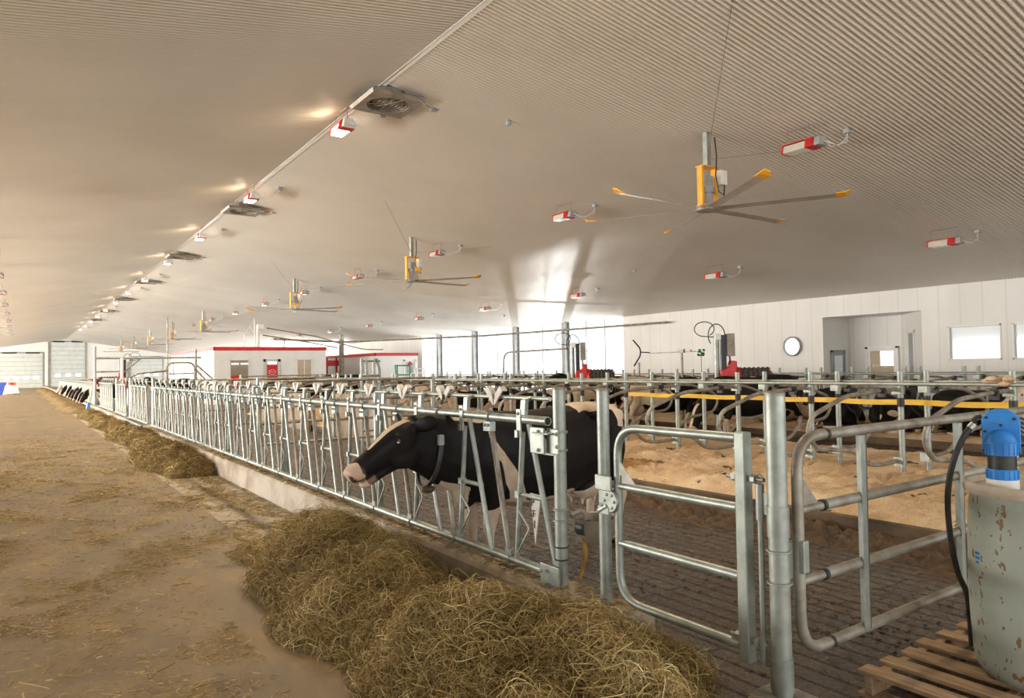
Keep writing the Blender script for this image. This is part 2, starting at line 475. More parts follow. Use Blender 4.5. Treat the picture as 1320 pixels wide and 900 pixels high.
def rounded(pts, r, n=6):
    """polyline with rounded corners"""
    P = [Vector(p) for p in pts]; out = [P[0]]
    for i in range(1, len(P) - 1):
        a, b, c = P[i - 1], P[i], P[i + 1]; d1 = (a - b).normalized(); d2 = (c - b).normalized()
        rr = min(r, (a - b).length * .49, (c - b).length * .49)
        p0, p1 = b + d1 * rr, b + d2 * rr
        for k in range(n + 1):
            t = k / n; out.append(p0 * (1 - t) ** 2 + b * 2 * t * (1 - t) + p1 * t * t)
    out.append(P[-1]); return out


ORD = ['nearest', 'second nearest', 'third nearest', 'fourth nearest', 'fifth nearest', 'sixth nearest', 'seventh nearest', 'eighth nearest',
       'ninth nearest', 'tenth nearest', 'eleventh nearest', 'twelfth nearest', 'thirteenth nearest', 'fourteenth nearest', 'fifteenth nearest',
       'sixteenth nearest', 'seventeenth nearest', 'eighteenth nearest', 'nineteenth nearest', 'twentieth nearest', 'twenty-first nearest',
       'twenty-second nearest', 'twenty-third nearest', 'twenty-fourth nearest', 'twenty-fifth nearest', 'twenty-sixth nearest']

# ------------------------------------------------------------------ room shell
XR, XL, RX, RZ, SL = 24.0, -13.0, 5.5, 7.0, .157
Y0, Y1 = -9.0, 122.0


def roofz(x): return RZ - SL * abs(x - RX)


def rib_sheet(side):
    pitch = .0865; amp = .022
    ks = int((Y1 - Y0) / (pitch / 6)); ys = Y0 + np.arange(ks + 1) * (pitch / 6)
    ph = 2 * pi * ys / pitch
    dz = amp * np.sin(ph)
    x0, x1 = (RX, XR + .1) if side > 0 else (RX, XL - .1)
    v = np.zeros((2 * len(ys), 3)); v[0::2, 0] = x0; v[1::2, 0] = x1; v[0::2, 1] = ys; v[1::2, 1] = ys
    v[0::2, 2] = roofz(x0) + dz; v[1::2, 2] = roofz(x1) + dz
    g = G(); g.v = [tuple(p) for p in v.tolist()]
    g.f = [(2 * i, 2 * i + 1, 2 * i + 3, 2 * i + 2) for i in range(len(ys) - 1)]
    return struct(g.obj('ceiling', M_ceil, ang=1.5))


rib_sheet(1); rib_sheet(-1)
g = G(); g.prism([(-.055, -.035), (0, -.026), (.055, -.035), (.055, -.02), (0, -.006), (-.055, -.02)], (RX, Y0, RZ), (1, 0, 0), (0, 0, 1), (0, Y1 - Y0, 0))
struct(g.obj('trim_1', M_ceil, smooth=False))


def wall_x(name, x0, x1, ya, yb, z0, z1, holes, m_=M_wall):
    ys = sorted({ya, yb, *[h[0] for h in holes], *[h[1] for h in holes]}); zs = sorted({z0, z1, *[h[2] for h in holes], *[h[3] for h in holes]})
    g = G()
    for i in range(len(ys) - 1):
        for k in range(len(zs) - 1):
            yc, zc = (ys[i] + ys[i + 1]) / 2, (zs[k] + zs[k + 1]) / 2
            if any(h[0] < yc < h[1] and h[2] < zc < h[3] for h in holes): continue
            g.b2((x0, ys[i], zs[k]), (x1, ys[i + 1], zs[k + 1]))
    return struct(g.obj(name, m_, smooth=False))


EZ = roofz(XR)
REC = (11.2, 14.65, 0, 3.34)
wall_x('wall_right', XR, XR + .2, Y0, 25.0, 0, EZ + .03, [REC, (8.95, 10.43, 1.7, 2.78), (7.18, 8.67, 1.7, 2.78), (5.4, 6.9, 1.7, 2.78)])
wall_x('wall_right', XR, XR + .2, 45.9, Y1, 0, EZ + .03, [(60, 116, .4, 3.95)])  # far opening added to let light reach the far end
wall_x('wall_right', XR, XR + .2, 25.0, 45.9, 0, .34, [])
wall_x('wall_left', XL - .2, XL, Y0, Y1, 0, roofz(XL) + .03, [(-8 + 4.9 * k, -8 + 4.9 * k + 4.62, 1.0, 3.9) for k in range(26)])
# far gable wall
g = G(); g.prism([(XL - .2, 0), (XR + .2, 0), (XR + .2, EZ + .02), (RX, RZ + .02), (XL - .2, roofz(XL) + .02)], (0, Y1, 0), (1, 0, 0), (0, 0, 1), (0, .25, 0))
struct(g.obj('wall_back', M_wall, smooth=False))
# end wall behind the camera, open door bays either side
g = G()
for a, b in ((XL, -9), (-4, -2), (17, 24)): g.b2((a, Y0, 0), (b, Y0 + .2, 4.4))
struct(g.obj('wall_front', M_wall, smooth=False))

# floor
g = G(); g.b2((XL, Y0, -.2), (1.9, Y1, 0)); g.b2((1.9, Y0, -.2), (3.4, 1.72, 0)); g.b2((3.4, Y0, -.2), (XR, 1.35, 0)); struct(g.obj('floor', M_alley, smooth=False))
g = G(); g.b2((1.9, 1.72, -.2), (2.72, Y1, .004)); struct(g.obj('floor', M_strip, smooth=False))
g = G(); g.b2((2.72, 1.72, -.2), (3.4, 2.9, -.001)); g.b2((3.02, 2.9, -.2), (6.9, Y1, -.001)); g.b2((3.4, 1.35, -.2), (6.9, 2.9, -.001))
g.b2((6.9, 1.35, -.2), (25.9, Y1, -.0012))
struct(g.obj('floor', M_mat, smooth=False))
# feed curb
g = G()
prof = [(-.15, 0), (-.14, .27), (-.115, .31), (.13, .31), (.15, .28), (.15, 0)]
g.prism(prof, (2.87, 2.93, 0), (1, 0, 0), (0, 0, 1), (0, Y1 - 2.93, 0))
struct(g.obj('curb', M_curb, smooth=False, bev=.012))


# ---- side wall: daylight bays with steel columns
bays = [25.0, 29.27, 33.87, 38.45, 43.1, 45.9]
n = 1
for i in range(len(bays) - 1):
    a, b = bays[i], bays[i + 1]
    w = thing('window', '', 'window', (XR, (a + b) / 2, 0)); w.name = 'window_%d' % n
    del w['label'], w['category']; struct(w)
    L = b - a
    g = G(); g.box((.12, 0, 2.22), (.01, L, 3.74)); g.obj('pane', M_glass, w, smooth=False)
    g = G()
    for k in (1, 2) if L > 3 else (1,):
        y = -L / 2 + L * (k / 3 if L > 3 else .5)
        if L > 4.5 and i != 0: y = 0 if k == 1 else 999
        if y < 900: g.box((.1, y, 2.22), (.04, .05, 3.74))
    for z in (.36, 1.45, 1.62, 2.5, 3.3): g.box((.1, 0, z), (.015, L, .018 if z > .4 else .05))
    g.obj('glazing_bar', M_col, w, smooth=False)
    if i == 1:
        g = G(); g.tube([(-.02, -L / 2 + .4, .5), (-.02, L / 2 - .4, 3.9)], .012, 6); g.tube([(-.02, L / 2 - .4, .5), (-.02, -L / 2 + .4, 3.9)], .012, 6)
        g.obj('cross_brace', M_col, w)
    n += 1
# lower translucent curtain strip
g = G()
for i, y in enumerate(bays[1:-1]):
    c = G(); c.box((0, 0, EZ / 2), (.34, .05, EZ)); c.box((-.16, 0, EZ / 2), (.03, .28, EZ)); c.box((.16, 0, EZ / 2), (.03, .28, EZ))
    o = c.obj('column', M_col, loc=(XR - .12, y, 0), smooth=False); struct(o)


# ---- alcove with entrance door
g = G()
D = 25.7
g.b2((XR + .2, REC[1], 0), (D, REC[1] + .12, 3.5)); g.b2((D, 12.6, 0), (D + .12, REC[1] + .12, 3.5))
g.prism([(24.0, 11.2), (24.1, 11.08), (25.82, 12.6), (25.7, 12.7)], (0, 0, 0), (1, 0, 0), (0, 1, 0), (0, 0, 3.5))
g.b2((XR + .2, REC[0] - .1, 3.345), (D + .1, REC[1] + .1, 3.46))
struct(g.obj('wall_alcove', M_wall, smooth=False))
dr = thing('door_1', '', '', (D - .02, 13.4, 0)); del dr['label'], dr['category']; struct(dr)
g = G()
for a, b in (((-.05, -.6, 0), (.02, -.5, 2.25)), ((-.05, .5, 0), (.02, .6, 2.25)), ((-.05, -.6, 2.17), (.02, .6, 2.27))): g.b2(a, b)
g.obj('door_frame', M_white, dr, smooth=False, bev=.006)
g = G(); g.b2((-.03, -.5, 0), (.0, .5, .9)); g.b2((-.03, -.5, .9), (0, -.42, 2.17)); g.b2((-.03, .42, .9), (0, .5, 2.17)); g.b2((-.03, -.42, 2.09), (0, .42, 2.17))
g.obj('door_leaf', M_white, dr, smooth=False)
g = G(); g.b2((-.02, -.42, .9), (-.01, .42, 2.09)); g.obj('door_glass', M_roomlit, dr, smooth=False)
g = G(); g.b2((-.024, -.42, 1.55), (-.021, .05, 2.08)); g.obj('bright_view', M_winlit, dr, smooth=False)
text('door_lettering', 'ENTRÉE', .16, M_white, dr, Matrix(((0, 0, -1, -.03), (-1, 0, 0, .07), (0, 1, 0, 1.50), (0, 0, 0, 1))), 'CENTER')
g = G(); g.tube([(-.05, .44, 1.0), (-.09, .44, 1.0), (-.09, .34, 1.0)], .012, 8); g.obj('door_handle', M_galv, dr)
dr = thing('door_2', '', '', (24.9, REC[1] - .02, 0)); del dr['label'], dr['category']; struct(dr)
g = G(); g.b2((-.45, -.04, 0), (-.37, .01, 2.15)); g.b2((.37, -.04, 0), (.45, .01, 2.15)); g.b2((-.45, -.04, 2.07), (.45, .01, 2.15)); g.obj('door_frame', M_grey, dr, smooth=False)
g = G(); g.b2((-.37, -.02, 0), (.37, 0, 2.07)); g.obj('door_leaf', M_grey, dr, smooth=False)
g = G(); g.b2((-.26, -.03, 1.0), (.26, -.022, 1.95)); g.obj('door_glass', M_pane, dr, smooth=False)
g = G(); g.b2((-.012, -.036, 1.0), (.012, -.028, 1.95)); g.b2((-.26, -.036, 1.45), (.26, -.028, 1.48)); g.obj('glazing_bar', M_white, dr, smooth=False)
# narrow window on the slanting wall
wn = thing('window_6', '', '', (24.8, 11.91, 0), 0); del wn['label'], wn['category']; struct(wn)
wn.rotation_euler = (0, 0, math.atan2(1.5, 1.7))
g = G(); g.b2((-.36, .0, .5), (-.26, .05, 2.75)); g.b2((.26, 0, .5), (.36, .05, 2.75)); g.b2((-.36, 0, 2.65), (.36, .05, 2.75)); g.obj('window_frame', M_white, wn, smooth=False)
g = G(); g.b2((-.26, .01, .5), (.26, .02, 2.65)); g.obj('pane', M_grey, wn, smooth=False)
for k, (ya, yb) in enumerate(((8.95, 10.43), (7.18, 8.67), (5.4, 6.9))):
    wn = thing('window_%d' % (7 + k), '', '', (XR, (ya + yb) / 2, 2.24)); del wn['label'], wn['category']; struct(wn)
    L = (yb - ya) / 2; H = .54; g = G()
    for a, b in (((-.015, -L, -H), (.15, -L + .05, H)), ((-.015, L - .05, -H), (.15, L, H)), ((-.015, -L, H - .05), (.15, L, H)), ((-.015, -L, -H), (.15, L, -H + .05))): g.b2(a, b)
    g.obj('window_frame', M_white, wn, smooth=False, bev=.005)
    g = G(); g.b2((.08, -L + .05, -H + .05), (.09, L - .05, H - .05)); g.obj('pane', M_pane, wn, smooth=False)
# round porthole
t = thing('round_porthole', 'round white porthole with a grey rim on the white side wall', 'porthole', (XR, 15.87, 2.33))
g = G(); g.lathe([(.37, 0), (.37, -.10), (.345, -.13), (.32, -.10), (.32, -.03), (.32, 0)], n=32, axis='X'); g.obj('rim', M_grey, t)
g = G(); g.lathe([(.31, -.035), (.31, -.045)], n=32, axis='X'); g.obj('glass', M_winlit, t)

# ---- far overhead doors
def ohd(nm, xa, xb, z1, npan, win, upper=0):
    w = xb - xa; d_ = thing(nm, '', '', ((xa + xb) / 2, Y1 - .04, 0)); del d_['label'], d_['category']; struct(d_)
    ph = z1 / npan
    for k in range(npan):
        g = G(); g.b2((-w / 2, -.06, k * ph + .02), (w / 2, 0, (k + 1) * ph - .02)); g.obj('door_section', M_door, d_, smooth=False)
    g = G(); g.b2((-w / 2, -.03, 0), (w / 2, .01, z1)); g.obj('seam_backing', M_galvd, d_, smooth=False)
    for s_ in (-1, 1):
        g = G(); g.b2((s_ * w / 2 - .07, -.14, 0), (s_ * w / 2 + .07, -.0, z1 + .1)); g.obj('side_track', M_galvd, d_, smooth=False)
    g = G(); g.b2((-w / 2, -.16, z1), (w / 2, -.08, z1 + .12)); g.obj('header_rail', M_galvd, d_, smooth=False)
    for (a, b) in ((-w * .42, -w * .10), (w * .1, w * .42)):
        g = G(); g.tube([(a, -.2, z1 + .02), (b, -.2, z1 + .02)], .1, 8); g.obj('torsion_spring', M_blackp, d_)
    k, zz = win
    for i in range(k):
        x = -w / 2 + w * (i + .75) / (k + .5); g = G(); g.b2((x - .33, -.07, zz - .2), (x + .33, -.055, zz + .2)); g.obj('door_window', M_winlit, d_, smooth=False)


ohd('door_3', -2.43, 2.80, 4.98, 8, (4, 1.45)); ohd('door_4', 3.6, 8.05, 6.6, 10, (3, 1.75)); ohd('door_5', 13.9, 18.4, 4.3, 7, (3, 1.6))
g = G(); g.b2((2.95, Y1 - .25, 0), (3.35, Y1, 6.5)); struct(g.obj('column', M_wall, smooth=False))

# ================================================================== near gates and posts
FX = 2.87


def post(name, x, y, z0, z1, r, label, cat='post', m_=None, collar=None):
    t = thing(name, label, cat, (x, y, z0))
    H = z1 - z0
    g = G(); g.tube([(0, 0, 0), (0, 0, H)], r, 20); g.obj('tube', m_ or M_galv, t)
    g = G(); g.lathe([(r * 1.02, H - .012), (r * 1.03, H), (r * .92, H + .006), (.001, H + .006)], n=20); g.obj('cap', M_galvd, t)
    return t


# end post of the headlocks
p1 = post('steel_post', FX, 3.60, .31, 1.58, .0415, 'thick galvanized post at the near end of the headlock fence, water bowl strapped behind')
g = G(); g.box((-.03, .07, 1.02 - .04), (.17, .17, .012)); g.box((-.09, .12, .93), (.012, .15, .17)); g.prism([(0, 0), (.15, .0), (.0, .14)], (-.03, .14, .83), (0, -1, 0), (0, 0, 1), (.008, 0, 0))
g.box((-.056, 0, .93), (.012, .12, .16)); g.obj('rail_bracket', M_galv, p1, smooth=False, bev=.004)
g = G(); g.box((-.06, .05, .03), (.012, .2, .2)); g.obj('base_plate', M_galv, p1, smooth=False, bev=.004)
for z in (.99, .87, .49, .42):
    g = G(); g.tube(arc((0, 0, z), .048, 0, 2 * pi, 16, (0, 1)), .006, 6, caps=False); g.obj('u_bolt', M_galv, p1)
for z in (.25, .17):
    g = G(); g.tube(arc((0, 0, z), .043, 0, 2 * pi, 16, (0, 1)), .005, 6, caps=False); g.obj('black_strap', M_blackp, p1)
g = G(); 
for dy, dz in ((-.05, .9), (-.05, .98), (.05, .98), (.1, .87), (.1, .99), (0, -.03), (.1, .09), (.1, -.03)): g.ell((-.1 if dy > .06 else -.065, dy, dz), (.012, .012, .012), 8, 6)
g.obj('bolt', M_galv, p1)
# water bowl behind it
wb = thing('water_bowl', 'steel drinking bowl with black valve strapped behind the fence end post', 'water bowl', (3.02, 3.56, .66))
g = G(); g.lathe([(.02, -.13), (.10, -.11), (.145, -.03), (.15, .05), (.155, .06), (.14, .055), (.13, -.02), (.09, -.09), (.01, -.11)], (.13, .03, 0), 24); g.obj('bowl', M_vent, wb)
g = G(); g.lathe([(.001, -.05), (.055, -.045), (.06, .02), (.04, .05), (.001, .05)], (.03, .03, 0), 16, 'Y'); g.obj('valve', M_blackp, wb)
g = G(); g.tube([(-.1, 0, .1), (-.02, 0, .12), (.02, 0, .10), (.03, 0, 0)], .02, 8, flat=(1, .5)); g.obj('bracket', M_galvd, wb)
hz = G(); hz.tube([(3.04, 3.58, .60), (3.045, 3.57, .50), (3.02, 3.57, .40), (3.00, 3.58, .33)], [.018, .022, .016, .012], 8, flat=(1, .6))
tag(hz.obj('supply_hose', mat('orange_hose', (.55, .27, .03), .6)), 'short orange hose hanging under the drinking bowl', 'hose')
noisy(bpy.data.materials['orange_hose'], (.10, .06, .02), (.6, .30, .03), 6)

p2 = post('steel_post', FX, 3.18, .31, 1.58, .037, 'galvanized post on the curb end carrying the hinge of the closed gate')
p3 = post('steel_post', FX, 2.00, .20, 1.58, .0455, 'thickest galvanized post standing on a concrete block between the two gates')
g = G(); g.tube([(0, 0, .72), (0, 0, .86)], .050, 20); g.obj('sleeve', M_galv, p3)
g = G(); g.tube([(0, 0, .02), (0, 0, .17)], .051, 20); g.obj('sleeve', M_galv, p3)
for z in (.655, .51):
    g = G(); g.tube(arc((0, 0, z), .052, 0, 2 * pi, 18, (0, 1)), .006, 6, caps=False); g.obj('u_bolt', M_galv, p3)
blk = G(); blk.prism([(-.12, -.12), (.12, -.12), (.12, .12), (-.12, .12)], (FX, 2.0, 0), (1, 0, 0), (0, 1, 0), (0, 0, .17))
blk.prism([(-.12, -.12), (.12, -.12), (.12, .12), (-.12, .12)], (FX, 2.0, .17), (.98, 0, 0), (0, .98, 0), (0, 0, .0301))
M_blk = mat('grey_concrete', (.3, .28, .25), .8); noisy(M_blk, (.16, .135, .105), (.36, .34, .30), 7, bump=.5, bscale=25, bdist=.005)
tag(blk.obj('concrete_block', M_blk, smooth=False, bev=.02), 'small concrete block under the thickest steel post', 'block')
# drop rod latch between gate and post
lr = thing('latch_rod', 'long vertical steel latch rod between the closed gate and the thickest post', 'latch rod', (FX, 2.095, .3))
g = G(); g.tube([(0, 0, 0), (0, 0, .84)], .0135, 12); g.obj('rod', M_galv, lr)
g = G(); g.tube([(0, 0, .68), (0, 0, .85)], .02, 12); g.obj('sleeve', M_galv, lr)
g = G(); g.tube([(0, 0, .0), (0, 0, .13)], .019, 12); g.obj('sleeve', M_galv, lr)
g = G(); g.tube(arc((0, 0, .875), .018, 0, 2 * pi, 14, (1, 2)), .005, 6, caps=False); g.obj('ring', M_galv, lr)
g = G(); g.box((0, -.03, .76), (.006, .05, .1)); g.box((0, -.03, .06), (.006, .05, .1)); g.obj('mounting_plate', M_galv, lr, smooth=False)


def hinge(t, y, z, sgn=1, ax='Y'):
    # round ratchet disc hinge
    h = G()
    h.lathe([(.001, -.012), (.062, -.012), (.064, -.004), (.06, 0), (.064, .004), (.062, .012), (.001, .012)], (0, 0, 0), 24, 'X')
    o = h.obj('hinge_disc', M_galv, t, loc=(-.035, y, z))
    b = G()
    for k in range(6): b.ell((-.05, y + .042 * cos(k * pi / 3), z + .042 * sin(k * pi / 3)), (.006, .009, .009), 6, 5)
    b.obj('bolt', M_galv, t)
    return o


# closed gate in line with the fence
g1 = thing('pipe_gate', 'closed galvanized pipe gate with four rails in line with the curb', 'gate', (FX, 3.06, 0))
Zs = (1.36, 1.02, .70, .36)
fr = rounded([(0, -.84, 1.36), (0, 0, 1.36), (0, 0, .36), (0, -.84, .36)], .17, 8)
g = G(); g.tube(fr, .024, 14); g.obj('frame_tube', M_galv, g1)
for z in (1.02, .69):
    g = G(); g.tube([(0, -.01, z), (0, -.09, z)], .020, 12); g.tube([(0, -.08, z), (0, -.84, z)], .0245, 14); g.obj('rail', M_galv, g1)
g = G(); g.b2((-.03, -.905, .29), (.03, -.845, 1.39)); g.obj('end_upright', M_galv, g1, smooth=False, bev=.006)
g = G(); g.prism([(0, 0), (-.13, 0), (0, .13)], (-.012, -.02, 1.04), (0, 1, 0), (0, 0, 1), (.008, 0, 0)); g.obj('gusset', M_finger, g1, smooth=False)
text('gusset_lettering', 'J', .05, M_blackp, g1, Matrix(((0, 0, -1, -.014), (-1, 0, 0, -.03), (0, 1, 0, 1.05), (0, 0, 0, 1))))
hinge(g1, .03, .93)
g = G(); g.box((-.01, .075, .95), (.07, .10, .09)); g.box((-.045, .08, 1.03), (.012, .14, .09)); g.box((-.045, .08, .87), (.012, .10, .05)); g.obj('hinge_bracket', M_galv, g1, smooth=False, bev=.006)
g = G(); g.tube([(-.05, .05, .90), (-.05, .12, .86), (-.05, .13, .87)], .012, 8, flat=(1, .5)); g.obj('hinge_latch', M_galv, g1)
for z in (1.17, .40):
    g = G(); g.tube([(0, -.78, z), (0, -.99, z)], .0115, 10); g.obj('threaded_rod', M_galvd, g1)
    g = G()
    for yy in (-.825, -.935): g.tube([(0, yy - .012, z), (0, yy + .012, z)], .022, 6)
    g.obj('nut', M_galv, g1)

# open gate, perpendicular
g2 = thing('pipe_gate', 'wide galvanized pipe gate standing across behind the drum and pallet', 'gate', (2.98, 1.97, 0))
fr = rounded([(3.3, 0, 1.37), (0, 0, 1.37), (0, 0, .37), (3.3, 0, .37)], .18, 8)
g = G(); g.tube(fr, .0265, 14); g.obj('frame_tube', M_galvd, g2)
for z in (1.03, .70):
    g = G(); g.tube([(.01, 0, z), (.2, 0, z)], .0215, 12); g.tube([(.19, 0, z), (3.3, 0, z)], .026, 14); g.obj('rail', M_galvd, g2)
for x in (.53, 1.60, 2.7):
    g = G(); g.b2((x - .026, -.03, .37), (x + .026, -.022, 1.345)); g.b2((x + .02, -.03, .37), (x + .028, .02, 1.345)); g.obj('flat_upright', M_galv, g2, smooth=False)
for x, z in ((.24, 1.37), (.2, 1.03), (.2, .7), (.24, .37)):
    g = G(); g.tube([(x - .012, 0, z), (x + .012, 0, z)], .028, 14); g.obj('rubber_ring', M_blackp, g2)
g = G(); g.prism([(0, 0), (.13, 0), (0, .14)], (.02, -.01, 1.05), (1, 0, 0), (0, 0, 1), (0, .008, 0)); g.obj('gusset', M_galvd, g2, smooth=False)
g = G(); g.lathe([(.001, -.012), (.078, -.012), (.082, -.004), (.076, 0), (.082, .004), (.078, .012), (.001, .012)], (.03, .045, .80), 28, 'Y'); g.obj('hinge_disc', M_galv, g2)
g = G(); g.box((-.045, .02, .80), (.09, .012, .17)); g.box((.0, -.025, .82), (.045, .03, .15)); g.obj('hinge_bracket', M_galv, g2, smooth=False, bev=.008)

# ================================================================== headlock fences
U = .777


def fence_meshes():
    R = {}
    # y runs away from the camera; bars are given relative to the unit origin
    g = G(); g.tube([(0, 0, 1.27), (0, .09, .37)], .020, 10, hollow=.8); R['pivot_bar'] = g.mesh('pivot_bar', M_galv)
    g = G(); g.tube([(-.01, -.09, 1.33), (-.01, -.38, .37)], .019, 8); R['fixed_bar'] = g.mesh('fixed_bar', M_galv)
    g = G(); g.tube([(0, -.38, 1.28), (0, -.60, .38)], .021, 10); R['neck_bar'] = g.mesh('neck_bar', M_galvr)
    g = G(); g.tube([(0, .045, .835), (0, -.24, .835)], .017, 8); g.box((-.005, .045, .835), (.05, .045, .05)); R['spacer'] = g.mesh('spacer', M_galv)
    g = G(); g.tube(rounded([(-.01, .06, .735), (-.015, -.085, .62), (-.01, .075, .42)], .03, 4), .008, 6); R['foot_rod'] = g.mesh('foot_rod', M_galv)
    g = G(); g.box((-.03, .0, 1.335), (.012, .045, .19)); g.box((-.03, .012, 1.26), (.04, .03, .05)); g.ell((-.038, 0, 1.4), (.012, .012, .012), 6, 5); R['hanger_plate'] = g.mesh('hanger_plate', M_galv, False)
    g = G(); g.tube(arc((0, -.38, 1.36), .036, 0, 2 * pi, 12, (0, 2)), .006, 5, caps=False); g.box((-.018, -.38, 1.29), (.05, .09, .07)); g.ell((-.05, -.36, 1.30), (.01, .012, .012), 6, 5); g.ell((-.05, -.40, 1.30), (.01, .012, .012), 6, 5)
    g.ell((0, -.38, 1.41), (.016, .016, .016), 6, 5); R['neck_clamp'] = g.mesh('neck_clamp', M_galv)
    g = G(); g.tube(arc((0, -.62, .36), .035, 0, 2 * pi, 12, (0, 2)), .006, 5, caps=False); g.box((0, -.60, .405), (.04, .07, .05)); g.ell((0, -.6, .31), (.012, .012, .02), 6, 5); R['foot_clamp'] = g.mesh('foot_clamp', M_galv)
    g = G(); g.tube([(0, -.17, 1.385), (0, -.20, 1.435), (0, -.23, 1.385)], .007, 5); R['loop_tab'] = g.mesh('loop_tab', M_galv)
    g = G(); g.prism([(0, 0), (.055, 0), (.035, .15), (-.02, .15)], (.02, .01, 1.34), (0, 1, 0), (0, 0, 1), (.03, 0, 0)); g.tube([(.03, .03, 1.48), (.10, .03, 1.50)], .016, 8); R['riser'] = g.mesh('riser', M_galv, False)
    g = G()
    g.prism([(0, -.02), (.022, .0), (.105, .085), (.070, .115), (.012, .06), (-.004, .0)], (.06, -.39, 1.46), (0, 1, 0), (0, 0, 1), (.012, 0, 0)); g.prism([(.07, .115), (.105, .085), (.11, .09), (.075, .12)], (.06, -.39, 1.46), (0, 1, 0), (0, 0, 1), (.05, 0, 0)); g.prism([(.012, .06), (.07, .115), (.075, .12), (.012, .066)], (.06, -.39, 1.46), (0, 1, 0), (0, 0, 1), (.05, 0, 0))
    R['latch_finger'] = g.mesh('latch_finger', M_finger, False)
    g = G(); g.prism([(0, -.02), (-.022, .0), (-.105, .085), (-.070, .115), (-.012, .06), (.004, .0)], (.06, -.41, 1.46), (0, 1, 0), (0, 0, 1), (.012, 0, 0)); g.prism([(-.07, .115), (-.105, .085), (-.11, .09), (-.075, .12)], (.06, -.41, 1.46), (0, 1, 0), (0, 0, 1), (.05, 0, 0)); g.prism([(-.012, .06), (-.07, .115), (-.075, .12), (-.012, .066)], (.06, -.41, 1.46), (0, 1, 0), (0, 0, 1), (.05, 0, 0)); R['latch_finger_b'] = g.mesh('latch_finger', M_finger, False)
    return R


FM = fence_meshes()


def headlock(label, y0, n, name='headlock_fence', full=True, rz=.0, group=None):
    """y0 = near end; units continue away from the camera"""
    t = thing(name, label, 'fence', (FX, y0, 0)); L = n * U
    g = G(); g.tube([(0, 0, 1.36), (0, L, 1.36)], .030, 14, hollow=.84); g.obj('top_rail', M_galv, t)
    g = G(); g.tube([(0, -.02, .365), (0, L, .365)], .030, 14, hollow=.84); g.obj('bottom_rail', M_galv, t)
    if full:
        g = G(); g.tube([(.10, .1, 1.50), (.10, L, 1.50)], .015, 10); g.obj('release_rail', M_galv, t)
    for k in range(n):
        y = .29 + k * U
        for nm in ('pivot_bar', 'fixed_bar', 'spacer', 'hanger_plate') + (('riser',) if full else ()):
            put(nm, FM[nm], t, (0, y, 0))
        if k < n - 1 or True:
            for nm in ('neck_bar', 'neck_clamp', 'foot_clamp') if k > 0 else ():
                put(nm, FM[nm], t, (0, y, 0))
        put('foot_rod', FM['foot_rod'], t, (0, y, 0)); put('loop_tab', FM['loop_tab'], t, (0, y + U, 0)) if k < n - 1 else None
        if full and k > 0:
            put('latch_finger', FM['latch_finger'], t, (0, y + .08, 0)); put('latch_finger', FM['latch_finger_b'], t, (0, y + .08, 0))
    return t


f1 = headlock('long near galvanized headlock fence on the curb, black and white cow reaching through', 3.72, 22)
g = G(); g.prism([(-.20, .86), (-.08, .86), (-.13, .52)], (-.004, .29 + .0, 0), (0, 1, 0), (0, 0, 1), (.006, 0, 0)); g.obj('letter_plate', M_finger, f1, smooth=False)
for ch, yy, zz, s_ in (('P', -.115, .775, .055), ('F', -.13, .70, .055), ('I', -.142, .63, .055)):
    text('plate_lettering', ch, .075, M_blackp, f1, Matrix(((0, 0, -1, -.007), (-1, 0, 0, .29 + yy + .025), (0, 1, 0, zz), (0, 0, 0, 1))))
for k in range(6):
    y = 5.2 + k * 2.62; g = G(); g.tube([(.0, y - 3.72 + .00, 1.31), (-.03, y - 3.72, 1.36), (.01, y - 3.72, 1.40), (.09, y - 3.72 + .03, 1.54)], .011, 6); g.obj('black_tie', M_blackp, f1)
headlock('second headlock panel along the curb, hanging in the passage with a steel sill', 21.6, 5)
g = G(); g.b2((-.17, -.0, .0), (-.155, 4.0, .33)); g.obj('sill_sheet', M_galv, bpy.data.objects['headlock_fence.001'], smooth=False)
headlock('third headlock panel along the curb, just beyond the passage', 26.3, 4)
headlock('fourth headlock panel along the curb, nearest the broom', 30.3, 7)
headlock('far headlock fence full of feeding cows', 38.6, 46, full=False)
for k, y in enumerate((6.72, 9.82, 12.95, 16.1, 19.2)):
    post('fence_post', 3.0, y, .31, 1.585, .045, 'grey steel post behind the long headlock fence, %s of its row' % ORD[k])
for k, (y, z1) in enumerate(((20.95, 1.6), (25.7, 1.6), (29.6, 1.6))):
    post('fence_post', 2.93, y, .31, z1, .05, ('white-grey post between long fence and second panel', 'post between second and third headlock panels', 'post between third and fourth headlock panels')[k])

# ================================================================== free stalls
YS = [3.41 + 1.27 * k for k in range(26)]
ZB = .2


